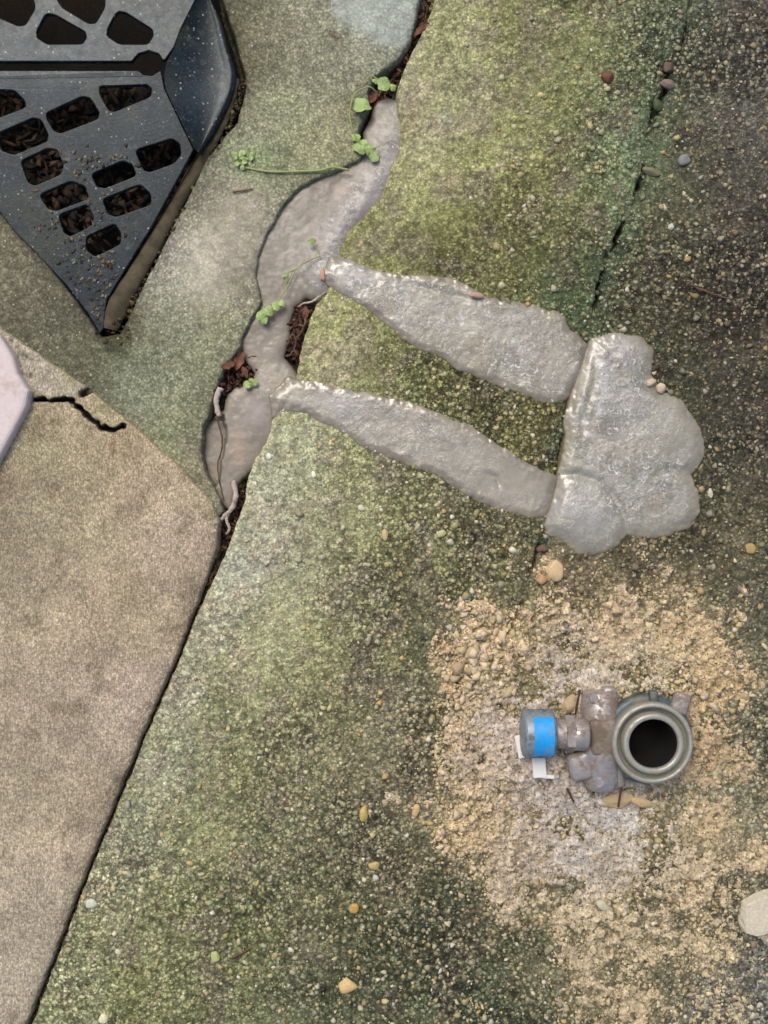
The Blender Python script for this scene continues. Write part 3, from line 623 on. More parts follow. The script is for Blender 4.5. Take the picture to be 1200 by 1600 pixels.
for k in range(tries):
    if ms[k] < 6 or math.hypot(px[k] - PCX, py[k] - PCY) < 56 or rs.rand() > gr[k] * 0.62: continue
    r = min(1.3 + rs.gamma(2.2, 0.72), 6.5) / 1000
    e = 0.6 + 0.4 * rs.rand()
    pc = al(PAL[rs.randint(len(PAL))], 0.98); t = 0.15 + 0.75 * rs.rand() ** 1.4
    c = cb[k] * 1.0 * (1 - t) + pc * t * (0.85 if px[k] > 950 and py[k] < 900 else 1)
    items.append(((px[k] - 600) / 1000, (800 - py[k]) / 1000, zz[k] + r * 0.05, r, r * e, r * 0.62, rs.rand() * 6.3, c))
o = many('gravel', items, M['pebble'], ICO1, 0.34); tag(o, 'small cream and ochre stones set in the mossy slab', kind='stuff')
# sand crumbs
items = []
for k in range(8500):
    x = rs.uniform(660, 1215); y = rs.uniform(850, 1615)
    if k > 6500: x, y = ((rs.normal(755, 42), rs.normal(1020, 42)), (rs.normal(722, 22), rs.normal(1130, 70)), (rs.normal(735, 26), rs.normal(1280, 40)), (rs.normal(1075, 40), rs.normal(1060, 40)))[rs.randint(4)]
    i = min(np.searchsorted(SX, x), len(SX) - 1); j = min(np.searchsorted(SY, y), len(SY) - 1); sn = SN[j, i]
    sm = SM[j, i]
    if x < 650 or sn < -0.22 + 0.15 * rs.rand() or k <= 6500 and rs.rand() < sm * 0.85 or sn > 0.6 and rs.rand() < 0.5: continue
    if 805 < x < 1095 and 1085 < y < 1245: continue
    big = math.exp(-((x - 745) / 75) ** 2 - ((y - 1030) / 80) ** 2) + .8 * math.exp(-((x - 720) / 45) ** 2 - ((y - 1290) / 60) ** 2) + .6 * math.exp(-((x - 1090) / 60) ** 2 - ((y - 1090) / 60) ** 2)
    r = min(0.8 + rs.gamma(1.3, 0.75) * (1 + 1.2 * big), 10) / 1000; g = rs.uniform(0.75, 1.15)
    q_ = rs.randint(-10, 12); c = al((198 + q_, 181 + q_, 148 + q_ + rs.randint(-8, 8))) * g * 1.12
    items.append(((x - 600) / 1000, (800 - y) / 1000, max(SZ[j, i], zmain(np.array([x]), np.array([y]))[0]) + r * 0.25, r, r * rs.uniform(0.6, 1), r * 0.75, rs.rand() * 6.3, c))
o = many('sand_crumbs', items, M['crumb'], ICO1, 0.5, 5); tag(o, 'loose crumbs of damp sand scattered on the spill', kind='stuff')

def stone(x, y, rx, ry, rz, ang, rgb, label, name='pebble', cat='pebble', z=None, base=ICO3, lumpy=0.14, group=None, sink=0.40):
    q = P(x, y, 0); z0 = zsurf(x, y) if z is None else z
    rx, ry, rz = rx / 1000, ry / 1000, rz / 1000
    V, F = base; rs2 = np.random.RandomState(int(x * 7 + y)); ph = rs2.rand(3) * 6
    p = V * (1 + lumpy * np.sin(V[:, [1, 2, 0]] * 2.3 + ph).mean(1, keepdims=True) * 1.6 + lumpy * 0.6 * np.sin(V * 5 + ph).sum(1, keepdims=True) / 2)
    pl_ = rs2.normal(size=(9, 3)); pl_ /= np.linalg.norm(pl_, axis=1, keepdims=True)      # knock flats off it
    for q_ in pl_:
        dd = p @ q_; lim = 0.70 + 0.12 * rs2.rand(); ex_ = np.maximum(dd - lim, 0)[:, None]; p = p - ex_ * q_ * 0.85
    p = p * (rx * 1.1, ry * 1.1, rz * 1.1); a = R(ang)
    me = bpy.data.meshes.new(name); pts = [(v[0] * math.cos(a) - v[1] * math.sin(a), v[0] * math.sin(a) + v[1] * math.cos(a), v[2]) for v in p]
    me.from_pydata(pts, [], F.tolist()); me.update()
    at = me.color_attributes.new('Col', 'FLOAT_COLOR', 'POINT'); c = al(rgb)
    at.data.foreach_set('color', np.tile([*c, 1], len(pts)).astype(np.float32))
    o = link(name, me, M['pebble']); o.location = (q.x, q.y, z0 + rz * (1 - 2 * sink)); return tag(o, label, cat, group)
GP = 'single larger pebbles on the mossy slab'
for a in [(420, 713, 4, 5.5, 3, 0, (226, 224, 210), 'small white pebble just right of the grey mortar below the lower strip'),
          (490, 741, 3.6, 6, 3, 15, (234, 232, 214), 'small white pebble under the lower mortar strip, right of another white one'),
          (143, 1412, 10, 8.5, 4, 10, (196, 200, 180), 'pale grey rounded pebble beside the joint low on the left'),
          (543, 1540, 15, 11, 6, -5, (204, 178, 124), 'largest yellow pebble, beside the dark hole near the bottom edge'),
          (568, 1272, 7, 12, 5, -15, (190, 166, 104), 'long upright ochre pebble left of the sand spill'),
          (650, 1265, 6, 11, 5, -18, (196, 172, 122), 'long pale ochre pebble between the ochre pebble and the sand'),
          (585, 1353, 8, 7, 4, 0, (192, 170, 116), 'round ochre pebble below the long upright ochre pebble'),
          (553, 1418, 8, 8, 5, 0, (186, 152, 88), 'orange ochre pebble with a dark top above the largest yellow pebble'),
          (587, 1372, 5, 5, 4, 0, (190, 188, 170), 'tiny grey pebble touching below the round ochre pebble'),
          (336, 1494, 7, 9, 4, 20, (170, 182, 116), 'green stained pebble low on the mossy slab'),
          (602, 836, 5, 9, 4, 0, (196, 174, 128), 'upright cream pebble under the middle of the lower mortar strip'),
          (689, 834, 8, 6, 4, 15, (190, 186, 142), 'cream pebble right of the upright cream pebble'),
          (564, 793, 6, 5, 4, 0, (208, 208, 180), 'whitish pebble under the lower mortar strip'),
          (162, 1590, 7, 8, 4, 10, (218, 214, 178), 'cream pebble at the bottom edge beside the joint'),
          (942, 1414, 11, 7, 5, -30, (190, 186, 160), 'pale pebble lying in the sand below the pipe fitting'),
          (714, 1042, 11, 9, 7, -20, (172, 152, 118), 'tan pebble with a dark hollow at the upper left of the sand'),
          (1172, 856, 8, 8, 4, 0, (170, 148, 92), 'ochre pebble near the right edge beside the mortar puddle'),
          (1110, 770, 4, 8, 3, 10, (196, 194, 170), 'thin pale pebble touching the right edge of the mortar puddle'),
          (1048, 355, 5, 5, 4, 0, (204, 206, 186), 'pale dot of stone on the dark right side above the puddle')]:
    stone(*a, group=GP)
def chunk(x, y, pts, h, rgb, label, name='stone', cat='stone'):
    bm = bmesh.new(); rr = random.Random(int(x)); q = P(x, y, 0); lo = []; hi = []
    for (px_, py_) in pts: lo.append(bm.verts.new(((px_ - x) / 1000, (y - py_) / 1000, -0.006)))
    for (px_, py_) in pts: k_ = rr.uniform(.72, .92); hi.append(bm.verts.new(((px_ - x) / 1000 * k_, (y - py_) / 1000 * k_, h / 1000 * rr.uniform(.7, 1.05))))
    r_ = bmesh.ops.convex_hull(bm, input=bm.verts); junk = [g for g in r_['geom_interior'] if isinstance(g, bmesh.types.BMVert)]
    if junk: bmesh.ops.delete(bm, geom=junk, context='VERTS')
    bmesh.ops.bevel(bm, geom=list(bm.edges), offset=0.0016, segments=2, affect='EDGES', profile=.5)
    bmesh.ops.triangulate(bm, faces=bm.faces); bmesh.ops.subdivide_edges(bm, edges=bm.edges, cuts=2, use_grid_fill=True)
    for v in bm.verts: v.co += v.normal * 0.0012 * mnoise.noise(v.co * 140) + v.normal * .0006 * mnoise.noise(v.co * 420)
    me = bpy.data.meshes.new(name); bm.to_mesh(me); bm.free(); at = me.color_attributes.new('Col', 'FLOAT_COLOR', 'POINT'); c = al(rgb)
    at.data.foreach_set('color', np.tile([*c, 1], len(me.vertices)).astype(np.float32)); o = link(name, me, M['pebble'], smooth=False); o.location = (q.x, q.y, zsurf(x, y)); return tag(o, label, cat)
stone(948, 122, 9, 10, 7, 0, (104, 70, 48), 'dark brown nut shell on the bright moss near the top', 'seed_pod', 'seed pod')
stone(948, 140, 5, 4, 3, 0, (190, 180, 130), 'small cream pebble just below the brown seed pod', group=GP)
chunk(1195, 1430, [(1150, 1432), (1156, 1406), (1180, 1392), (1214, 1384), (1244, 1400), (1246, 1432), (1222, 1440), (1196, 1450), (1180, 1462), (1158, 1456)], 16, (200, 192, 170), 'large pale angular broken stone at the right edge low down')
chunk(1210, 1470, [(1188, 1466), (1202, 1454), (1230, 1452), (1236, 1480), (1206, 1488)], 10, (182, 176, 156), 'smaller pale chip under the large broken stone at the right edge')
stone(1015, 598, 9, 6, 6, 30, (198, 180, 156), 'pinkish grit stone stuck to the notch of the mortar puddle', 'stone', 'stone', z=0.006)
stone(1031, 607, 8, 8, 6, 0, (204, 184, 158), 'round buff stone right of the pinkish one at the puddle notch', 'stone', 'stone', z=0.004)
stone(1044, 131, 13, 8, 7, -15, (130, 114, 104), 'mauve chip of stone lodged in the crack near the top right', 'stone', 'stone', z=-0.003)
stone(1045, 104, 9, 10, 6, 0, (98, 80, 64), 'brown chip lodged in the crack above the mauve chip', 'stone', 'stone', z=-0.004)
stone(1068, 250, 11, 8, 5, 20, (130, 134, 128), 'grey chip on the dark slab right of the crack hollow', 'stone', 'stone')
stone(1028, 162, 7, 11, 6, 20, (74, 86, 56), 'mossy chip in the hollow of the crack', 'stone', 'stone', z=-0.006)
stone(1020, 268, 14, 6, 7, -25, (120, 116, 90), 'grey buff chip bridging the crack hollow', 'stone', 'stone', z=-0.004)
stone(866, 893, 14, 17, 9, 10, (208, 182, 140), 'lump of pale sand below the mortar puddle', 'sand_lump', 'lump', lumpy=0.25)
stone(846, 905, 9, 8, 7, 40, (186, 152, 110), 'darker sand lump left of the pale lump below the puddle', 'sand_lump', 'lump', lumpy=0.25)
stone(850, 858, 10, 8, 6, 10, (104, 84, 70), 'brown clod tucked under the lower corner of the mortar puddle', 'soil_clod', 'clod', lumpy=0.3)
stone(745, 1100 - 637, 12, 4, 3, -8, (176, 146, 128), 'reddish chip stuck on top edge of the upper mortar strip', 'stone', 'stone', z=0.008)
stone(504, 430, 5, 11, 4, 0, (190, 150, 128), 'orange chip where the upper strip meets the crack filling', 'stone', 'stone', z=-0.001)

# ================================================================= MORTAR
def mortar(name, poly, h, r, colf, seed, mat, froth, extra_z=None, base=0.0, wobble=1.4, label='', cat='mortar', flow=None):
    pl = np.array(poly); x0, y0 = pl.min(0) - 12; x1, y1 = pl.max(0) + 12
    X, Y = np.meshgrid(np.arange(x0, x1, 1.5), np.arange(y0, y1, 1.5)); wx, wy = wob(X + seed * 50, Y, wobble)
    wx = wx + 5 * vn(X, Y, 34, seed); wy = wy + 5 * vn(X, Y, 34, seed + 1)
    s = sdf(X + wx, Y + wy, poly)
    s = s + 1.3 * vn(X, Y, 5, seed + 2) + 2.2 * vn(X, Y, 11, seed + 3); t = np.clip(s / r, 0, 1); prof = 0.16 * sstep(-2, 4, s) + 0.84 * sstep(-0.25, 1, t)
    zr = zmain(X.ravel(), Y.ravel()).reshape(X.shape); zr = np.maximum(zr, -0.003); zk = sstep(0, 18, s); zg = 0.0022 * fbm(X, Y, 130, 41, 2) * zk + zr * (1 - zk)
    Z = zg + base + prof * h * (1 + 0.22 * fbm(X, Y, 70, seed + 5, 2)) + prof * froth(X, Y, s) * (0.0016 * (0.30 - np.abs(fbm(X + 6 * vn(X, Y, 30, seed), Y, 26, seed + 6, 3))) + 0.0006 * fbm(X, Y, 9, seed + 9, 2))
    if extra_z is not None: Z = Z + extra_z(X, Y) * np.minimum(1, t * 1.5)
    Z = Z - 0.010 * sstep(0.0, -4.0, s)
    C = colf(X, Y, s); fr = froth(X, Y, s)
    return sheet(name, X, Y, Z, s > -5, C, mat, {'froth': fr})
def crease(X, Y, pts, w, dep):
    d, t = dline(X, Y, pts); return -dep * np.exp(-(d / w) ** 2) * np.sin(np.clip(t, 0.02, 0.98) * math.pi) ** 0.4

def colmix(X, Y, s, mid, edge, we=14, seed=9, tan=None):
    k = np.exp(-np.maximum(s, 0) / we)[..., None]; c = al(mid) * (1 - k) + al(edge) * k
    c = c * (1 + 0.13 * fbm(X, Y, 40, seed, 4) + 0.10 * fbm(X, Y, 9, seed + 3, 3))[..., None]
    if tan:
        for cx, cy, sx, sy, col, w in tan:
            q = (w * np.clip(gauss(X, Y, cx, cy, sx, sy) * (0.7 + 1.2 * vn(X, Y, 14, seed + 7)), 0, 1))[..., None]; c = c * (1 - q) + q * al(col)
    return c
def pud_z(X, Y):
    z = crease(X, Y, [(872, 742), (905, 742), (940, 755), (962, 780), (976, 812), (982, 836)], 7, 0.006)
    z = z + 0.006 * gauss(X, Y, 905, 800, 50, 45) + 0.004 * gauss(X, Y, 985, 590, 40, 60) + 0.005 * gauss(X, Y, 1030, 700, 60, 60)
    z = z + crease(X, Y, [(930, 545), (928, 600), (912, 650), (908, 690)], 6, 0.003) - 0.003 * gauss(X, Y, 960, 680, 40, 30) + crease(X, Y, [(1080, 742), (1050, 735), (1020, 742)], 9, 0.004)
    return z
mo = mortar('mortar_puddle', PUD, 0.0060, 24, lambda X, Y, s: colmix(X, Y, s, (148, 147, 132), (136, 126, 102), 12, 401,
     [(933, 572, 5, 18, (222, 222, 220), .9), (942, 606, 6, 22, (224, 224, 222), .9), (936, 640, 5, 14, (214, 214, 210), .8), (910, 650, 4, 20, (216, 214, 206), .8), (922, 680, 12, 6, (214, 212, 208), .7), (1006, 745, 10, 5, (212, 212, 208), .6), (960, 690, 40, 34, (140, 132, 112), .8), (1070, 700, 34, 60, (150, 146, 128), .7), (960, 570, 26, 60, (168, 168, 172), .7), (905, 800, 50, 40, (168, 168, 170), .6), (920, 570, 14, 60, (158, 152, 134), .6)]),  # white foam ridges, their highlights painted into the colour
     410, M['mortar'], lambda X, Y, s: np.clip(sstep(4, 22, s) * (0.45 + gauss(X, Y, 970, 590, 45, 60) + gauss(X, Y, 940, 680, 70, 60) + 0.6 * gauss(X, Y, 1000, 770, 70, 40)), 0, 1.1), pud_z, 0.0, 0.5)
me_ = mo.data
tag(mo, 'wide lobed grey puddle of wet mortar right of the crack', 'mortar')
mo = mortar('mortar_strip', TOPS, 0.0031, 12, lambda X, Y, s: colmix(X, Y, s, (146, 143, 126), (128, 117, 94), 9, 421,
     [(720, 530, 90, 22, (150, 140, 118), .8), (860, 580, 30, 50, (152, 142, 122), .7), (560, 430, 50, 30, (166, 164, 164), .6)]),
     430, M['mortar'], lambda X, Y, s: np.clip(sstep(2, 14, s) * (0.75 + 0.5 * fbm(X, Y, 60, 433)), 0, 1.2), lambda X, Y: 0.0012 * fbm(X, Y, 44, 435, 2) + crease(X, Y, [(610, 436), (660, 448), (710, 462), (745, 470)], 6, 0.002), 0.0, 1.2)
tag(mo, 'upper strip of wet grey mortar from the crack filling to the puddle', 'mortar')
mo = mortar('mortar_strip', BOTS, 0.0031, 12, lambda X, Y, s: colmix(X, Y, s, (148, 143, 127), (132, 121, 99), 9, 441,
     [(640, 670, 60, 24, (154, 144, 126), .7), (800, 770, 40, 30, (158, 148, 132), .7), (540, 630, 40, 24, (168, 166, 168), .6)]),
     450, M['mortar'], lambda X, Y, s: np.clip(sstep(2, 14, s) * (0.60 - 0.35 * gauss(X, Y, 790, 750, 90, 60) + 0.5 * fbm(X, Y, 60, 453)), 0, 1.2),
     lambda X, Y: 0.0011 * fbm(X, Y, 44, 455, 2) + crease(X, Y, [(758, 738), (776, 746), (780, 762)], 4, 0.002), 0.0, 1.2)
tag(mo, 'lower strip of wet grey mortar with a smoother right end', 'mortar')

# crack filling
FILL = [(586, 152), (606, 146), (630, 152), (634, 230), (616, 276), (602, 316), (574, 346), (550, 370), (540, 400), (524, 452), (498, 470), (478, 466), (460, 480), (455, 505), (452, 530), (444, 556), (458, 574), (474, 596),
        (452, 640), (434, 664), (420, 696), (406, 722), (384, 742), (370, 756), (366, 790), (356, 800), (340, 785), (312, 745), (304, 706), (308, 664), (332, 648), (346, 640), (352, 612), (366, 602), (390, 596), (394, 582), (380, 562),
        (372, 540), (376, 512), (392, 488), (400, 474), (390, 432), (394, 396), (410, 352), (434, 316), (464, 282), (500, 266), (538, 252), (558, 240), (566, 226), (566, 200), (578, 178)]
X, Y = np.meshgrid(np.arange(290, 650, 1.5), np.arange(130, 815, 1.5)); wx, wy = wob(X, Y, 1.0)
s = sdf(X + wx, Y + wy, FILL)
Z = -0.0095 + 0.0010 * fbm(X, Y, 90, 501, 2) + 0.0003 * fbm(X, Y, 16, 502, 2)
rd, rt = dline(X, Y, [(618, 200), (600, 262), (570, 305), (535, 345), (510, 395), (505, 430)])
Z = Z + 0.0075 * np.exp(-(rd / 24) ** 2) * (1 + 0.4 * fbm(X, Y, 26, 503, 3)) + 0.0010 * np.exp(-(rd / 24) ** 2) * fbm(X, Y, 9, 504, 3)
Z = Z + 0.006 * gauss(X, Y, 440, 615, 40, 30) + 0.003 * gauss(X, Y, 390, 680, 30, 60)
Z = Z - 0.014 * sstep(-2, 5, sdf(X + wx * 2, Y + wy * 2, [(300, 655), (346, 648), (352, 680), (346, 715), (340, 750), (330, 765), (300, 730)]))
Z = Z - 0.002 * gauss(X, Y, 440, 400, 40, 100, 10) + 0.0005 * fbm(X, Y, 9, 505, 3)
Z = Z - 0.006 * np.exp(-np.maximum(s, 0) / 4) - 0.03 * (1 - sstep(-3, 2, s))
C = np.ones(X.shape + (3,)) * al((117, 109, 94))
k = np.exp(-(rd / 26) ** 2)[..., None] * 0.8; C = C * (1 - k) + k * al((166, 162, 156))
k = (sstep(480, 620, Y) * 0.7)[..., None]; C = C * (1 - k) + k * al((129, 119, 104))
for cx, cy, sx, sy, c, w in ((370, 700, 10, 24, (178, 146, 122), .5), (505, 430, 10, 14, (170, 140, 124), .5), (535, 290, 18, 12, (168, 146, 128), .5), (400, 640, 20, 20, (172, 164, 156), .6), (440, 360, 36, 60, (142, 136, 122), .6)):
    q = (gauss(X, Y, cx, cy, sx, sy) * w)[..., None]; C = C * (1 - q) + q * al(c)
C = C * (1 + 0.16 * fbm(X, Y, 40, 511, 4) + 0.10 * fbm(X, Y, 8, 512, 2) + 0.14 * fbm(X * 1.0 + Y * .6, Y * 0.25, 14, 513, 3))[..., None]
be = (np.exp(-np.maximum(s, 0) / 7) * np.clip(0.4 + 1.4 * vn(X, Y, 18, 514), 0, 1) * .7)[..., None]; C = C * (1 - be) + be * al((112, 98, 76))
fr = np.clip(np.exp(-(rd / 22) ** 2) * 0.9 + 0.5 * gauss(X, Y, 440, 610, 30, 30) + 0.08, 0, 1)
o = sheet('mortar_filling', X, Y, Z, s > -6, C, M['fill'], {'froth': fr}); tag(o, 'smooth brown grey mortar poured into the wide joint beside the slab', 'mortar')

# ================================================================= DRAIN COVER
def chaikin(p, n=2):
    for _ in range(n):
        q = []
        for i in range(len(p)):
            a = p[i]; b = p[(i + 1) % len(p)]
            q.append((a[0] * .75 + b[0] * .25, a[1] * .75 + b[1] * .25)); q.append((a[0] * .25 + b[0] * .75, a[1] * .25 + b[1] * .75))
        p = q
    return p
def roundpoly(p, f=0.24, n_=4):
    out = []
    for i in range(len(p)):
        a = Vector(p[i - 1]); b = Vector(p[i]); c = Vector(p[(i + 1) % len(p)])
        u = b + (a - b) * min(f, 7 / max((a - b).length, 1)); v = b + (c - b) * min(f, 7 / max((c - b).length, 1))
        for k in range(n_ + 1):
            t = k / n_; q = u * (1 - t) ** 2 + b * 2 * t * (1 - t) + v * t * t; out.append((q.x, q.y))
    return out
def plate(name, outline, holes, zf, thick, mat, parent, bev=1.6, smooth_holes=2, smooth_out=0, sub=True):
    cu = bpy.data.curves.new(name, 'CURVE'); cu.dimensions = '2D'; cu.fill_mode = 'BOTH'
    cu.extrude = max(thick / 2 - bev, 0.3); cu.bevel_depth = bev; cu.bevel_resolution = 2; cu.offset = -bev
    for k, pl in enumerate([outline] + holes):
        if k: pl = roundpoly(pl)
        sp = cu.splines.new('POLY'); sp.points.add(len(pl) - 1); sp.use_cyclic_u = True
        for i, (x, y) in enumerate(pl): sp.points[i].co = (x, -y, 0, 1)
    tmp = bpy.data.objects.new('tmp', cu); COL.objects.link(tmp)
    dg = bpy.context.evaluated_depsgraph_get(); me = bpy.data.meshes.new_from_object(tmp.evaluated_get(dg))
    bpy.data.objects.remove(tmp); bpy.data.curves.remove(cu)
    bm = bmesh.new(); bm.from_mesh(me); bmesh.ops.remove_doubles(bm, verts=bm.verts, dist=0.01)
    for v in bm.verts:
        x, y, z = v.co.x, -v.co.y, v.co.z; zt = zf(x, y); q = P(x, y, zt); v.co = (q.x, q.y, zt + (z - thick / 2) / 1000)
    bmesh.ops.recalc_face_normals(bm, faces=bm.faces)
    bm.to_mesh(me); bm.free(); me.name = name
    o = link(name, me, mat, parent, smooth=False); return o
def Zm(pts): return [(x / 2.727, y / 2.727) for x, y in pts]
ZT = 0.030
dr = empty('drain_cover', P(160, 160, 0.0)); tag(dr, 'dusty black iron drain cover with open slots in the upper left corner', 'drain cover')
up_holes = [Zm([(-60, -10), (140, -10), (150, 35), (108, 106), (78, 110), (-40, 60)]), Zm([(235, -20), (445, -40), (447, 30), (408, 98), (378, 100), (262, 30)]),
            Zm([(205, 58), (232, 62), (362, 135), (368, 162), (350, 187), (200, 188), (158, 160), (156, 132), (190, 66)]), Zm([(508, 48), (536, 54), (648, 125), (653, 152), (630, 188), (508, 188), (456, 152), (458, 124), (490, 62)]),
            [(-90, 30), (-30, 30), (-40, 62), (-96, 60)], [(-20, -90), (44, -90), (60, -40), (30, -20), (-14, -40)], [(90, -90), (160, -90), (170, -50), (150, -30), (104, -50)], [(200, -80), (250, -80), (254, -20), (240, 0), (204, -20)],
            [(-150, -60), (-60, -60), (-50, -20), (-150, 0)]]
up_out = [(-230, 96), (206, 96), (216, 84), (233, 79), (248, 84), (254, 94)] + Zm([(705, 252), (742, 200), (772, 120), (838, -10)]) + [(318, -60), (316, -160), (-230, -160)]
plate('top_panel', up_out, up_holes, lambda x, y: ZT, 9, M['iron'], dr)
lo_holes = [Zm(h) for h in (
    [(-60, 380), (58, 387), (100, 428), (106, 456), (-40, 512), (-80, 480)],
    [(203, 480), (348, 414), (382, 420), (418, 480), (412, 506), (262, 564), (234, 556), (203, 504)],
    [(428, 368), (622, 362), (642, 380), (636, 412), (492, 472), (468, 470), (428, 400)],
    [(-10, 570), (140, 505), (172, 514), (202, 575), (196, 602), (62, 656), (10, 640)],
    [(98, 690), (198, 640), (236, 645), (262, 702), (250, 740), (152, 782), (128, 770)],
    [(588, 642), (728, 598), (757, 618), (762, 660), (736, 692), (642, 726), (618, 716)],
    [(178, 830), (298, 778), (352, 798), (367, 845), (242, 892), (212, 884)],
    [(400, 742), (520, 690), (556, 706), (570, 748), (450, 796), (418, 788)],
    [(448, 850), (590, 793), (630, 828), (633, 870), (500, 917), (468, 905)],
    [(258, 918), (368, 878), (392, 930), (380, 962), (302, 1000), (276, 985)],
    [(376, 1010), (484, 960), (508, 1000), (504, 1040), (408, 1086), (376, 1060)])]
def grow(p, k):
    cx = sum(q[0] for q in p) / len(p); cy = sum(q[1] for q in p) / len(p); return [(cx + (x - cx) * k, cy + (y - cy) * k) for x, y in p]
lo_holes = [grow(h, 1.04 if i_ < 4 else 1.12) for i_, h in enumerate(lo_holes)]
lo_holes.append([(-70, 190), (-26, 176), (-12, 196), (-6, 216), (-50, 232), (-64, 216)])
lo_out = [(-230, 110), (216, 110), (224, 117), (238, 118), (250, 110)] + Zm([(690, 322), (702, 380), (760, 500), (826, 636), (650, 960), (455, 1276), (440, 1400), (425, 1424), (370, 1330), (280, 1212), (150, 1075), (60, 985), (0, 905)]) + [(-230, 70 + 60)]
lo_out[-1] = (-230, 128)
zlo = lambda x, y: 0.029 - 0.036 * max(0.0, (y - 110) + 0.25 * (x - 100)) / 410.0
plate('grate_panel', lo_out, lo_holes, zlo, 9, M['iron'], dr)
# narrow strip that hinges the panels
bm = bmesh.new()
def box(bm, c, sz, rz=0.0, bev=0.0):
    r_ = bmesh.ops.create_cube(bm, size=1); vs = r_['verts']
    bmesh.ops.scale(bm, vec=sz, verts=vs)
    if bev:
        es = list({e for v in vs for e in v.link_edges}); rr = bmesh.ops.bevel(bm, geom=es, offset=bev, segments=4, affect='EDGES', profile=0.5); vs = [v for v in rr['verts']]
        vs = list({v for f in rr['faces'] for v in f.verts} | {v for v in bm.verts if v.is_valid and v in vs})
    bmesh.ops.rotate(bm, cent=(0, 0, 0), matrix=Matrix.Rotation(rz, 3, 'Z'), verts=vs); bmesh.ops.translate(bm, vec=c, verts=vs)
    return vs
# scooped side flange: strips across from the plate edge down to the outer lip
L_ = Zm([(842, -120), (838, -10), (775, 110), (745, 200), (712, 262), (700, 330), (716, 400), (768, 510), (826, 634)])
R_ = Zm([(880, -120), (896, -10), (938, 90), (966, 190), (998, 290), (1000, 350), (985, 410), (920, 540), (848, 650)])
nA = 40
def along(pl, t):
    f_ = t * (len(pl) - 1); i = min(int(f_), len(pl) - 2); u = f_ - i
    p0 = pl[max(i - 1, 0)]; p1 = pl[i]; p2 = pl[i + 1]; p3 = pl[min(i + 2, len(pl) - 1)]
    return tuple(0.5 * (2 * p1[k] + (p2[k] - p0[k]) * u + (2 * p0[k] - 5 * p1[k] + 4 * p2[k] - p3[k]) * u * u + (3 * p1[k] - p0[k] - 3 * p2[k] + p3[k]) * u ** 3) for k in (0, 1))
grid = []
for i in range(nA + 1):
    t = i / nA; a = along(L_, t); b = along(R_, t); row = []
    for j in range(15):
        u = j / 14; x = a[0] * (1 - u) + b[0] * u; y = a[1] * (1 - u) + b[1] * u
        wv = math.sin(math.pi * t) ** 0.6
        z = 0.0285 - 0.018 * wv * math.sin(min(u * 1.25, 1) * math.pi * 0.5) - 0.010 * t * u + 0.006 * max(0, u - 0.85) / 0.15 * wv
        if u == 1: z -= 0.004
        row.append(P(x, y, z))
    grid.append(row)
vs = [[bm.verts.new(p) for p in r] for r in grid]
lows = [bm.verts.new(r[-1] + Vector((0.001, 0, -0.03))) for r in grid]
for i in range(nA):
    for j in range(14): bm.faces.new((vs[i][j], vs[i][j + 1], vs[i + 1][j + 1], vs[i + 1][j]))
    bm.faces.new((vs[i][14], lows[i], lows[i + 1], vs[i + 1][14]))
bmobj('side_flange', bm, M['iron'], dr)
# rusty seat rim along the right edge
bm = bmesh.new()
Ra = Zm([(1004, 330), (975, 440), (905, 580), (840, 668), (700, 900), (560, 1130), (462, 1290), (440, 1395)])
Rb = Zm([(1024, 340), (1000, 452), (935, 600), (880, 700), (752, 935), (620, 1180), (545, 1320), (505, 1412)])
rows = []
for i in range(61):
    t = i / 60; a = along(Ra, t); b = along(Rb, t); row = []
    for j, (u, z) in enumerate(((-0.1, -0.03), (0, -0.006), (0.12, -0.001), (0.5, 0.0), (0.85, -0.003), (1.0, -0.007), (1.06, -0.04))):
        nzv = 0.0016 * math.sin(i * 1.7 + j) + 0.0012 * math.sin(i * 0.43 + j * 2)
        row.append(P(a[0] * (1 - u) + b[0] * u + nzv * 500, a[1] * (1 - u) + b[1] * u, z + nzv * 0.6))
    rows.append([bm.verts.new(p) for p in row])
for i in range(60):
    for j in range(6): bm.faces.new((rows[i][j], rows[i][j + 1], rows[i + 1][j + 1], rows[i + 1][j]))
bmobj('seat_rim', bm, M['rim'], dr)

# leaf litter under the grate and in the dark end
rs = np.random.RandomState(21); items = []
for k in range(1500):
    x = rs.uniform(-60, 300); y = rs.uniform(110, 500)
    if sdf(np.array([x]), np.array([y]), DRAIN)[0] < 6: continue
    c = al([(70, 54, 40), (52, 40, 30), (88, 70, 50), (44, 40, 32), (100, 80, 58)][rs.randint(5)]) * rs.uniform(0.4, 1.0)
    top = -0.062 + 0.034 * math.exp(-((x - 150) / 90) ** 2 - ((y - 330) / 110) ** 2) + 0.02 * rs.rand() ** 2
    items.append(((x - 600) / 1000, (800 - y) / 1000, top, rs.uniform(.004, .016), rs.uniform(.002, .006), rs.uniform(.001, .003), rs.rand() * 6.3, c))
for k in range(520):
    g_ = rs.randint(4); cx, cy, sx, sy = ((165, 262, 34, 14), (120, 345, 40, 28), (150, 420, 26, 36), (178, 478, 16, 22))[g_]
    x = cx + rs.normal() * sx; y = cy + rs.normal() * sy
    if sdf(np.array([x]), np.array([y]), lo_out)[0] < 3 or any(sdf(np.array([x]), np.array([y]), h_)[0] > -3 for h_ in lo_holes): continue
    r = rs.uniform(.0007, .0026); c = al([(92, 80, 58), (70, 60, 46), (120, 108, 84), (66, 72, 50), (140, 134, 116)][rs.randint(5)]) * rs.uniform(.7, 1.1); zq = zlo(x, y); q = P(x, y, zq)
    items.append((q.x, q.y, zq + r * .2, r * rs.uniform(1, 2.2), r, r * .5, rs.rand() * 6, c))
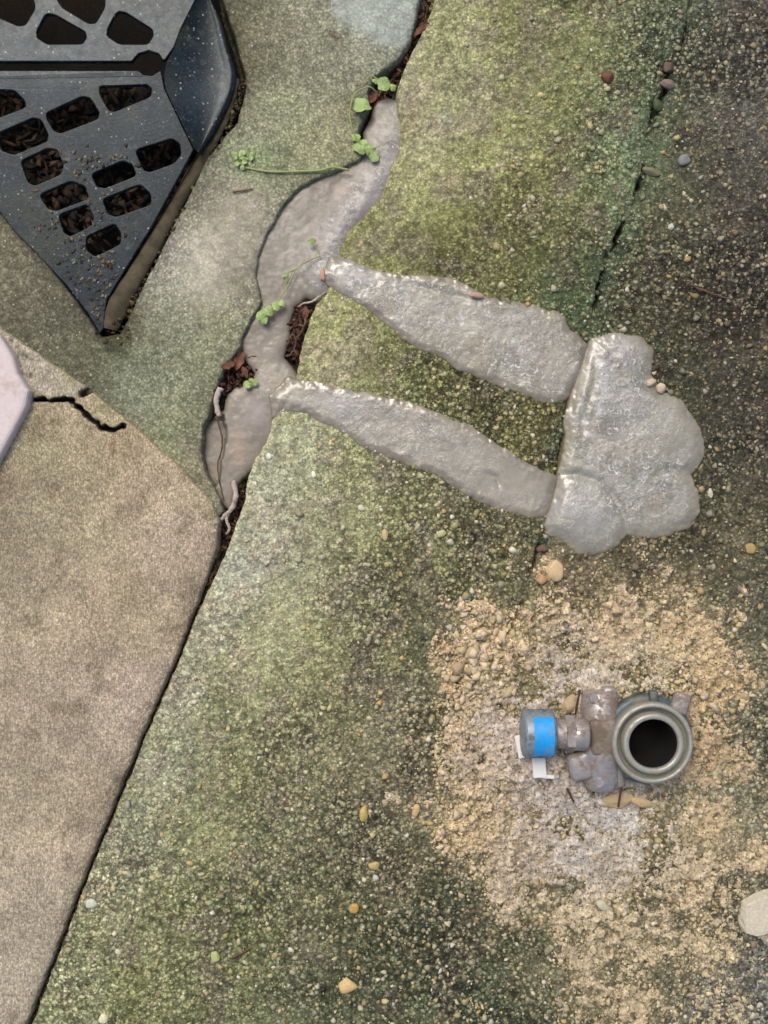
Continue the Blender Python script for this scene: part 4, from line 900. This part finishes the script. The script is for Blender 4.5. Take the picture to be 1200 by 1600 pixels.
o = many('leaf_litter', items, M['litter'], ICO1, 0.4, 8); tag(o, 'brown rotting leaf litter in and on the drain grate', kind='stuff')
items = []
rs = np.random.RandomState(22)
for k in range(420):      # dirt along the gap and the tip
    t = rs.rand(); a = along(Rb, t); x = a[0] + rs.normal(2, 4) + (t > .9) * rs.normal(-5, 12); y = a[1] + rs.normal(0, 4) + (t > .9) * rs.uniform(0, 26)
    r = rs.uniform(.0012, .0042); c = al([(70, 60, 42), (52, 46, 32), (84, 72, 50), (104, 96, 62)][rs.randint(4)]) * rs.uniform(0.7, 1.1)
    items.append(((x - 600) / 1000, (800 - y) / 1000, rs.uniform(-.014, -.002) + (t > .9) * .003, r, r * .7, r * .5, rs.rand() * 6, c))
# soil in the open joints
for path, w, zc, n_ in (([(676, -20), (660, 30), (645, 70), (628, 104), (606, 128), (592, 150)], 6, -0.020, 260), ([(472, 482), (466, 520), (456, 556)], 8, -0.014, 200), ([(350, 576), (366, 560), (380, 580), (350, 610)], 12, -0.014, 260), ([(372, 752), (372, 790), (352, 830), (345, 860)], 6, -0.022, 180),
                       ([(340, 880), (318, 940), (276, 1040), (237, 1128), (183, 1258), (135, 1375), (88, 1494), (50, 1600)], 2.4, -0.012, 700)):
    for k in range(n_):
        f_ = rs.rand() * (len(path) - 1); i = int(f_); u = f_ - i; x = path[i][0] * (1 - u) + path[i + 1][0] * u + rs.normal(0, w); y = path[i][1] * (1 - u) + path[i + 1][1] * u + rs.normal(0, w * .5)
        r = rs.uniform(.001, .0042); c = al([(72, 52, 40), (94, 62, 48), (54, 42, 34), (110, 84, 66)][rs.randint(4)]) * rs.uniform(.6, 1.1)
        items.append(((x - 600) / 1000, (800 - y) / 1000, zc + rs.uniform(-.008, .004), r * rs.uniform(1, 2.4), r * .7, r * .6, rs.rand() * 6, c))
o = many('soil_crumbs', items, M['litter'], ICO1, 0.35, 9); tag(o, 'dark soil crumbs in the open joints and round the drain', kind='stuff')

# ================================================================= PIPE FITTING
def lathe(name, cx, cy, prof, mat, parent, seg=64, tilt=0):
    """prof: (radius in photo px as seen at its height, z); turned about a vertical axis standing at (cx, cy) on the ground"""
    bm = bmesh.new(); rings = []
    for r, z in prof:
        rr = r / 1000
        rings.append([bm.verts.new((cx + rr * math.cos(2 * math.pi * k / seg), cy + rr * math.sin(2 * math.pi * k / seg), z)) for k in range(seg)])
    for a, b in zip(rings, rings[1:]):
        for k in range(seg): bm.faces.new((a[k], a[(k + 1) % seg], b[(k + 1) % seg], b[k]))
    return bmobj(name, bm, mat, parent)
def cyl_x(name, p0, p1, prof, mat, parent, seg=40, closed=True, hexa=False):
    """profile (t along p0-p1, radius m) turned about the line p0-p1"""
    p0 = Vector(p0); p1 = Vector(p1); d = (p1 - p0); L = d.length; d.normalize()
    u = d.cross(Vector((0, 0, 1))); 
    if u.length < .01: u = Vector((1, 0, 0))
    u.normalize(); v = d.cross(u); bm = bmesh.new(); rings = []
    sg = 6 if hexa else seg
    for t, r in prof:
        c = p0 + d * (L * t); rings.append([bm.verts.new(c + (u * math.cos(2 * math.pi * k / sg) + v * math.sin(2 * math.pi * k / sg)) * r) for k in range(sg)])
    for a, b in zip(rings, rings[1:]):
        for k in range(sg): bm.faces.new((a[k], a[(k + 1) % sg], b[(k + 1) % sg], b[k]))
    if closed: bm.faces.new(rings[0][::-1]); bm.faces.new(rings[-1])
    return bmobj(name, bm, mat, parent, smooth=not hexa)
def tube(bm, pts, radii, seg=8):
    rings = []
    n_ = len(pts)
    for i, p in enumerate(pts):
        d = (Vector(pts[min(i + 1, n_ - 1)]) - Vector(pts[max(i - 1, 0)])).normalized(); u = d.cross(Vector((0, 0, 1)))
        if u.length < .05: u = d.cross(Vector((1, 0, 0)))
        u.normalize(); v = d.cross(u); rings.append([bm.verts.new(Vector(p) + (u * math.cos(2 * math.pi * k / seg) + v * math.sin(2 * math.pi * k / seg)) * radii[i]) for k in range(seg)])
    for a, b in zip(rings, rings[1:]):
        for k in range(seg): bm.faces.new((a[k], a[(k + 1) % seg], b[(k + 1) % seg], b[k]))
    bm.faces.new(rings[0][::-1]); bm.faces.new(rings[-1])
def crs(pl, n_=6):
    out = []
    for i in range(len(pl) - 1):
        p0 = pl[max(i - 1, 0)]; p1 = pl[i]; p2 = pl[i + 1]; p3 = pl[min(i + 2, len(pl) - 1)]
        for k in range(n_):
            u = k / n_; out.append(tuple(0.5 * (2 * p1[q] + (p2[q] - p0[q]) * u + (2 * p0[q] - 5 * p1[q] + 4 * p2[q] - p3[q]) * u * u + (3 * p1[q] - p0[q] - 3 * p2[q] + p3[q]) * u ** 3) for q in range(len(p1))))
    out.append(tuple(pl[-1])); return out
def ptube(name, pl, r0, r1, mat, parent=None, seg=8, jit=0.0, lab=None, cat=None, group=None):
    """tube through (px, py, z in mm)"""
    pts = crs([(a, b, c) for a, b, c in pl]); rj = random.Random(int(pl[0][0] * 13 + pl[0][1]))
    P3 = [P(a + rj.uniform(-jit, jit), b + rj.uniform(-jit, jit), c / 1000) for a, b, c in pts]
    m_ = len(P3); bm = bmesh.new(); tube(bm, P3, [(r0 + (r1 - r0) * i / (m_ - 1)) / 1000 * (0.72 if mat is M['stem'] else 1) * (1 + rj.uniform(-.15, .15)) for i in range(m_)], seg)
    o = bmobj(name, bm, mat, parent)
    if lab: tag(o, lab, cat, group)
    return o
zt = 0.062
pc = P(1022, 1163, zt)
ft = empty('pipe_fitting', (pc.x, pc.y, 0.0)); tag(ft, 'open round steel pipe fitting with clamp and blue taped end cap in sand', 'pipe fitting')
lathe('riser_pipe', pc.x, pc.y, [(36.5, -0.05), (36.8, 0.02), (37, zt - 0.002), (38.5, zt), (43, zt), (45.5, zt - 0.0015), (46.2, zt - 0.005), (46.4, -0.02)], M['pipe'], ft)
lathe('bore_shade', pc.x, pc.y, [(36.2, zt - 0.006), (35.8, zt - 0.010), (35.8, -0.05), (0.5, -0.051)], M['bore'], ft)  # near-black liner carries the shade inside the open pipe
lathe('collar', pc.x, pc.y, [(47, 0.02), (47, zt - 0.016), (51, zt - 0.016), (53, zt - 0.012), (54, zt - 0.006), (56, zt - 0.004), (60, zt - 0.005), (61.5, zt - 0.009), (61.5, zt - 0.022), (60, zt - 0.024), (60, 0.005)], M['pipe'], ft)
lathe('base_flange', pc.x, pc.y, [(55, 0.030), (62, 0.031), (67, 0.029), (69, 0.025), (69, 0.020), (66, 0.018), (66, -0.004)], M['teal'], ft)
for z_ in (0.0445, 0.0485, 0.0525):
    lathe('thread_ring', pc.x, pc.y, [(46.0, z_ - .0012), (47.4, z_), (46.0, z_ + .0012)], M['pipe'], ft)
# lug on top right and nub at the top
bm = bmesh.new(); a = P(1063, 1099, .03); box(bm, a, (0.028, 0.034, 0.014), R(-18), 0.0065); bmobj('lug', bm, M['steel'], ft)
bm = bmesh.new(); a = P(1021, 1090, .034); box(bm, a, (0.013, 0.022, 0.014), 0.05, 0.003); bmobj('latch_nub', bm, M['teal'], ft)
# clamp saddle: half cylinder lying along the photo's vertical
a = P(929, 1078, .010); b = P(934, 1232, .010)
a = P(937, 1078, .010); b = P(940, 1232, .010)
cyl_x('saddle', a, b, [(0, .022), (.02, .026), (.06, .0285), (.26, .029), (.34, .034), (.66, .034), (.74, .030), (.94, .029), (.98, .026), (1, .022)], M['steel'], ft)
bm = bmesh.new(); box(bm, P(945, 1152, .031), (0.050, 0.062, 0.026), R(4), 0.0125); bmobj('clamp_block', bm, M['brown_steel'], ft)
bm = bmesh.new(); box(bm, P(951, 1098, .020), (0.024, 0.052, 0.018), R(-3), 0.0085); bmobj('clamp_plate', bm, M['steel'], ft); bm = bmesh.new(); box(bm, P(957, 1208, .021), (0.034, 0.046, 0.018), R(5), 0.0085); bmobj('clamp_plate', bm, M['steel'], ft)
bm = bmesh.new(); box(bm, P(906, 1196, .022), (0.036, 0.044, 0.026), R(12), 0.0085); bmobj('clamp_jaw', bm, M['steel'], ft)
cyl_x('neck', P(862, 1146, .031), P(918, 1148, .030), [(0, .022), (.08, .0235), (.14, .0215), (.20, .0235), (.26, .0215), (.32, .0235), (.38, .0215), (.44, .0235), (.5, .022), (.55, .025), (.95, .025), (1, .022)], M['steel'], ft)
cyl_x('hex_nut', P(882, 1147, .030), P(897, 1147, .030), [(0, .027), (.08, .029), (.92, .029), (1, .027)], M['steel'], ft, hexa=True)
cyl_x('end_cap', P(815, 1146, .034), P(867, 1146, .034), [(0, .028), (.03, .0335), (.09, .0365), (.14, .0370), (.80, .0370), (.93, .0355), (.98, .031), (1, .026)], M['cap'], ft)
bm = bmesh.new(); tg = []
for i in range(9):
    u = i / 8; pp = P(830, 1146, .034).lerp(P(861, 1146, .034), u); row = []
    for k in range(17):
        th = R(-48 + 100 * k / 16); rr = .0376 + (.0003 * math.sin(k * 1.9 + i)); row.append(bm.verts.new((pp.x, pp.y + rr * math.sin(th), pp.z + rr * math.cos(th))))
    tg.append(row)
for i in range(8):
    for k in range(16): bm.faces.new((tg[i][k], tg[i][k + 1], tg[i + 1][k + 1], tg[i + 1][k]))
bmobj('blue_tape', bm, M['blue'], ft)
bm = bmesh.new(); box(bm, P(842, 1192, .014), (0.021, 0.046, 0.005), R(5), 0.0015); box(bm, P(852, 1213, .0132), (0.028, 0.006, 0.005), R(-4), 0.0012)
bmobj('white_tag', bm, M['white'], ft, smooth=False); bm = bmesh.new(); box(bm, P(816, 1166, .008), (0.018, 0.036, 0.006), R(12), 0.0015)
bmobj('white_tag', bm, M['white'], ft, smooth=False)
for (x0, y0, x1, y1) in ((906, 1078, 899, 1116), (886, 1232, 896, 1252), (972, 1222, 966, 1260)):
    ptube('tie_wire', [(x0, y0, 24), ((x0 + x1) / 2, (y0 + y1) / 2, 20), (x1, y1, 10)], 2.2, 1.6, M['wire'], ft)
for (x, y, z) in ((927, 1090, 33), (936, 1222, 33)):
    q = P(x, y, z / 1000); cyl_x('bolt', (q.x, q.y, .026), (q.x, q.y, .040), [(0, .0075), (1, .0075)], M['steel'], ft, hexa=True)
# mud on the clamp: slurry heaped at the foot
for k, (x, y, rx, ry, rz, a, c) in enumerate([(960, 1250, 24, 12, 7, 10, (180, 160, 122)), (1000, 1252, 18, 9, 6, -20, (196, 172, 128)), (892, 1100, 14, 12, 9, 20, (178, 160, 126))]):
    stone(x, y, rx, ry, rz, a, c, ['flat sand lump under the clamp', 'pale sand lump under the lower rim of the open pipe', 'sand lump above the neck of the blue capped fitting'][k], 'sand_lump', 'lump', lumpy=0.25)

# ================================================================= WEEDS, ROOTS, TWIGS, DEAD LEAVES
def leaf(parent, x, y, z, r, ang, tilt=0.2, mat=None, name='leaf', notch=0.25, ell=0.9):
    bm = bmesh.new(); n_ = 20; c = bm.verts.new((0, 0, 0.0)); rings = []
    for f_ in (0.4, 0.75, 1.0):
        ring = []
        for k in range(n_):
            a = 2 * math.pi * k / n_; rr = r / 1000 * f_ * (1 - notch * math.exp(-((a - math.pi) / 0.45) ** 2)) * (1 + 0.07 * math.sin(5 * a + x))
            ring.append(bm.verts.new((rr * math.cos(a), rr * math.sin(a) * ell, (0.22 * f_ ** 2 * math.cos(2 * a + x) + 0.16 * f_ - 0.30 * f_ ** 2 + 0.07 * f_ * math.sin(5 * a + y)) * r / 1000)))
        rings.append(ring)
    for k in range(n_): bm.faces.new((c, rings[0][k], rings[0][(k + 1) % n_]))
    for a_, b_ in zip(rings, rings[1:]):
        for k in range(n_): bm.faces.new((a_[k], b_[k], b_[(k + 1) % n_], a_[(k + 1) % n_]))
    low = bmesh.ops.duplicate(bm, geom=list(bm.verts) + list(bm.edges) + list(bm.faces))
    bmesh.ops.translate(bm, vec=(0, 0, -0.0004), verts=[g_ for g_ in low['geom'] if isinstance(g_, bmesh.types.BMVert)])
    q = P(x, y, z / 1000); mt = Matrix.Translation(q) @ Matrix.Rotation(R(ang), 4, 'Z') @ Matrix.Rotation(tilt, 4, 'Y') @ Matrix.Rotation(tilt * .6, 4, 'X')
    bmesh.ops.transform(bm, matrix=mt, verts=bm.verts)
    me = bpy.data.meshes.new(name); bm.to_mesh(me); bm.free(); return link(name, me, mat or M['leaf'], parent)
GW = 'weeds growing out of the mortared crack'
w = empty('weed', P(592, 140, -.004)); tag(w, 'green weed with round leaves at the top end of the mortar filling', 'weed', GW)
leaf(w, 600, 131, 12, 12, 20, .2); leaf(w, 566, 164, 12, 15, 120, .35); leaf(w, 614, 137, 6, 6, 0, .4); leaf(w, 586, 126, 8, 5.5, 80, .4)
ptube('stem', [(592, 150, -8), (578, 136, 6), (556, 145, 9), (547, 170, 9), (550, 200, 8), (562, 222, 7), (572, 232, 6)], 1.7, 1.3, M['stem'], w)
ptube('stem', [(592, 150, -8), (596, 140, 6), (600, 131, 11)], 1.5, 1.2, M['stem'], w)
ptube('stem', [(600, 131, 8), (580, 118, 6), (570, 128, 4), (556, 130, 5)], 1.3, .9, M['stem'], w)
w = empty('weed', P(572, 232, 0)); tag(w, 'weed with wet pale green leaves on the left lip of the filling', 'weed', GW)
leaf(w, 564, 228, 7, 13, 170, .15); leaf(w, 578, 234, 8, 10, 20, .3); leaf(w, 584, 244, 5, 9, 300, .2); leaf(w, 556, 214, 6, 8, 100, .3)
ptube('stem', [(566, 240, -6), (572, 234, 5), (590, 230, 8), (596, 226, 8)], 1.4, 1.0, M['stem'], w)
w = empty('weed', P(385, 258, 0)); tag(w, 'flat weed with a long pale runner reaching right to the filling', 'weed', GW)
ptube('stem', [(384, 262, 3), (420, 268, 5), (460, 268, 5), (500, 266, 6), (520, 261, 7), (545, 266, 3)], 2.2, 2.8, M['stem'], w)
for k in range(14): leaf(w, 374 + rnd.uniform(-10, 22), 254 + rnd.uniform(-16, 12), 4 + rnd.uniform(0, 3), rnd.uniform(3, 6), rnd.uniform(0, 360), .4)
w = empty('weed', P(500, 400, 0)); tag(w, 'sprawling weed with thin forked stems lying across the mortar filling', 'weed', GW)
ptube('stem', [(500, 400, 2), (480, 408, 4), (462, 420, 4), (448, 428, 3), (440, 446, 2)], 1.8, 1.2, M['stem'], w)
ptube('stem', [(462, 420, 4), (450, 446, 4), (436, 468, 4), (428, 484, 4)], 1.5, 1.1, M['stem'], w)
ptube('stem', [(450, 426, 4), (446, 450, 4), (452, 462, 3)], 1.2, .9, M['stem'], w)
ptube('stem', [(500, 400, 2), (494, 386, 5), (488, 378, 6)], 1.2, .9, M['stem'], w)
ptube('stem', [(428, 484, 4), (418, 488, 5), (408, 492, 5)], 1.2, .9, M['stem'], w)
ptube('stem', [(456, 424, 3), (470, 418, 5), (476, 404, 5)], 1.0, .8, M['stem'], w)
leaf(w, 487, 377, 6, 8, 10, .3, ell=.6); leaf(w, 408, 492, 6, 9, 200, .2); leaf(w, 420, 486, 7, 9, 60, .3); leaf(w, 412, 500, 5, 7, 260, .2); leaf(w, 432, 478, 5, 8, 30, .2); leaf(w, 446, 432, 5, 6, 20, .4, ell=.6); leaf(w, 440, 474, 5, 6, 80, .3)
w = empty('weed', P(390, 600, 0)); tag(w, 'tiny seedling beside the brown leaf scraps left of the filling', 'weed', GW)
leaf(w, 386, 601, 3, 7, 180, .2); leaf(w, 397, 598, 3, 6, 10, .3); ptube('stem', [(388, 610, -6), (390, 604, 0), (391, 600, 3)], 1.1, .8, M['stem'], w)
leaf(w, 392, 594, 3, 4, 80, .3)

ptube('root', [(364, 752, -4), (368, 775, -3), (362, 795, -4), (350, 806, -5), (346, 812, -8)], 4.6, 2.6, M['root'], jit=.8, lab='thick pale root bridging the open end of the filling', cat='root')
ptube('root', [(358, 798, -6), (354, 812, -7), (358, 826, -9), (354, 834, -14)], 3.0, 1.8, M['root'], jit=.8, lab='thin pale root below the thick one in the joint', cat='root')
ptube('root', [(510, 456, -2), (498, 464, 0), (486, 472, 1), (474, 474, -2), (466, 480, -6)], 2.0, 1.4, M['root'], jit=.8, lab='thin pale root across the dark gap beside the upper strip', cat='root')
ptube('twig', [(472, 484, -8), (478, 500, -5), (470, 520, -5), (462, 532, -6)], 2.4, 1.6, M['twig'], jit=1, lab='brown twig in the dark gap right of the filling', cat='twig')
ptube('twig', [(448, 540, -5), (458, 522, -2), (462, 540, -3), (452, 556, -4)], 1.8, 1.2, M['twig'], jit=1, lab='hooked twig lying over the lower end of the dark gap', cat='twig')
ptube('twig', [(345, 606, 0), (338, 626, 0), (342, 650, -2)], 5.0, 4.0, M['root'], jit=.8, lab='stubby buff stick at the left side of the filling', cat='stick')
ptube('twig', [(338, 652, -6), (346, 676, -5), (347, 700, -6), (340, 726, -8), (344, 756, -9), (350, 782, -10)], 1.6, 1.0, M['twig'], jit=.6, lab='thin dark root curving down the left side of the filling', cat='root')
ptube('twig', [(1080, 444, 3), (1094, 452, 5), (1112, 458, 5), (1134, 466, 3)], 2.4, 1.3, M['twig'], jit=.8, lab='dark twig lying on the right slab above the puddle', cat='twig')
ptube('twig', [(364, 300, 3), (380, 298, 4), (394, 295, 4)], 1.5, .9, M['twig'], jit=.4, lab='short twig on the bare concrete right of the drain', cat='twig')
ptube('twig', [(362, 1496, 3), (380, 1488, 4), (394, 1480, 4)], 2.2, 1.2, M['twig'], jit=.6, lab='short dark twig low on the mossy slab', cat='twig')
def dead(x, y, z, L, Wd, ang, tilt, label, curl=.5, mat=None):
    L *= .78; Wd *= .78; bm = bmesh.new(); g_ = []
    for i in range(13):
        t = i / 12; row = []
        for j in range(7):
            v = j / 6 - .5; w_ = Wd * math.sin(math.pi * min(max(t, .03), .97)) ** .8 * (1 + .12 * math.sin(t * 17 + j))
            row.append(bm.verts.new(((t - .5) * L / 1000, v * w_ / 1000, (curl * v * v * Wd + .12 * L * math.sin(t * 3 + x) + .06 * Wd * math.sin(t * 14 + j * 2)) / 1000)))
        g_.append(row)
    for i in range(12):
        for j in range(6): bm.faces.new((g_[i][j], g_[i + 1][j], g_[i + 1][j + 1], g_[i][j + 1]))
    low = bmesh.ops.duplicate(bm, geom=list(bm.verts) + list(bm.edges) + list(bm.faces)); bmesh.ops.translate(bm, vec=(0, 0, -.0005), verts=[q for q in low['geom'] if isinstance(q, bmesh.types.BMVert)])
    bmesh.ops.transform(bm, matrix=Matrix.Translation(P(x, y, z / 1000)) @ Matrix.Rotation(R(ang), 4, 'Z') @ Matrix.Rotation(tilt, 4, 'X'), verts=bm.verts)
    me = bpy.data.meshes.new('dead_leaf'); bm.to_mesh(me); bm.free(); return tag(link('dead_leaf', me, mat or M['dead']), label, 'leaf')
dead(374, 562, -1, 44, 20, 70, .3, 'curled red brown dead leaf left of the filling', .8)
dead(358, 572, 1, 30, 18, 20, -.3, 'smaller dead leaf scrap touching the curled one on its left', .7)
dead(382, 582, -1, 24, 14, 120, .4, 'dark dead leaf scrap at the edge of the filling above the seedling', .8)
dead(582, 152, -3, 26, 16, 60, .3, 'brown dead leaf between the two round leaves at the filling top', .6)
dead(656, 46, -4, 38, 16, 60, -.4, 'rust brown dead leaf in the open joint at the top', .7)
dead(662, 40, 1, 24, 14, 20, .3, 'pale brown leaf scrap on the right lip of the top joint', .6)
dead(477, 488, -4, 24, 14, 100, .3, 'pinkish brown leaf scrap in the gap beside the upper strip', .5)
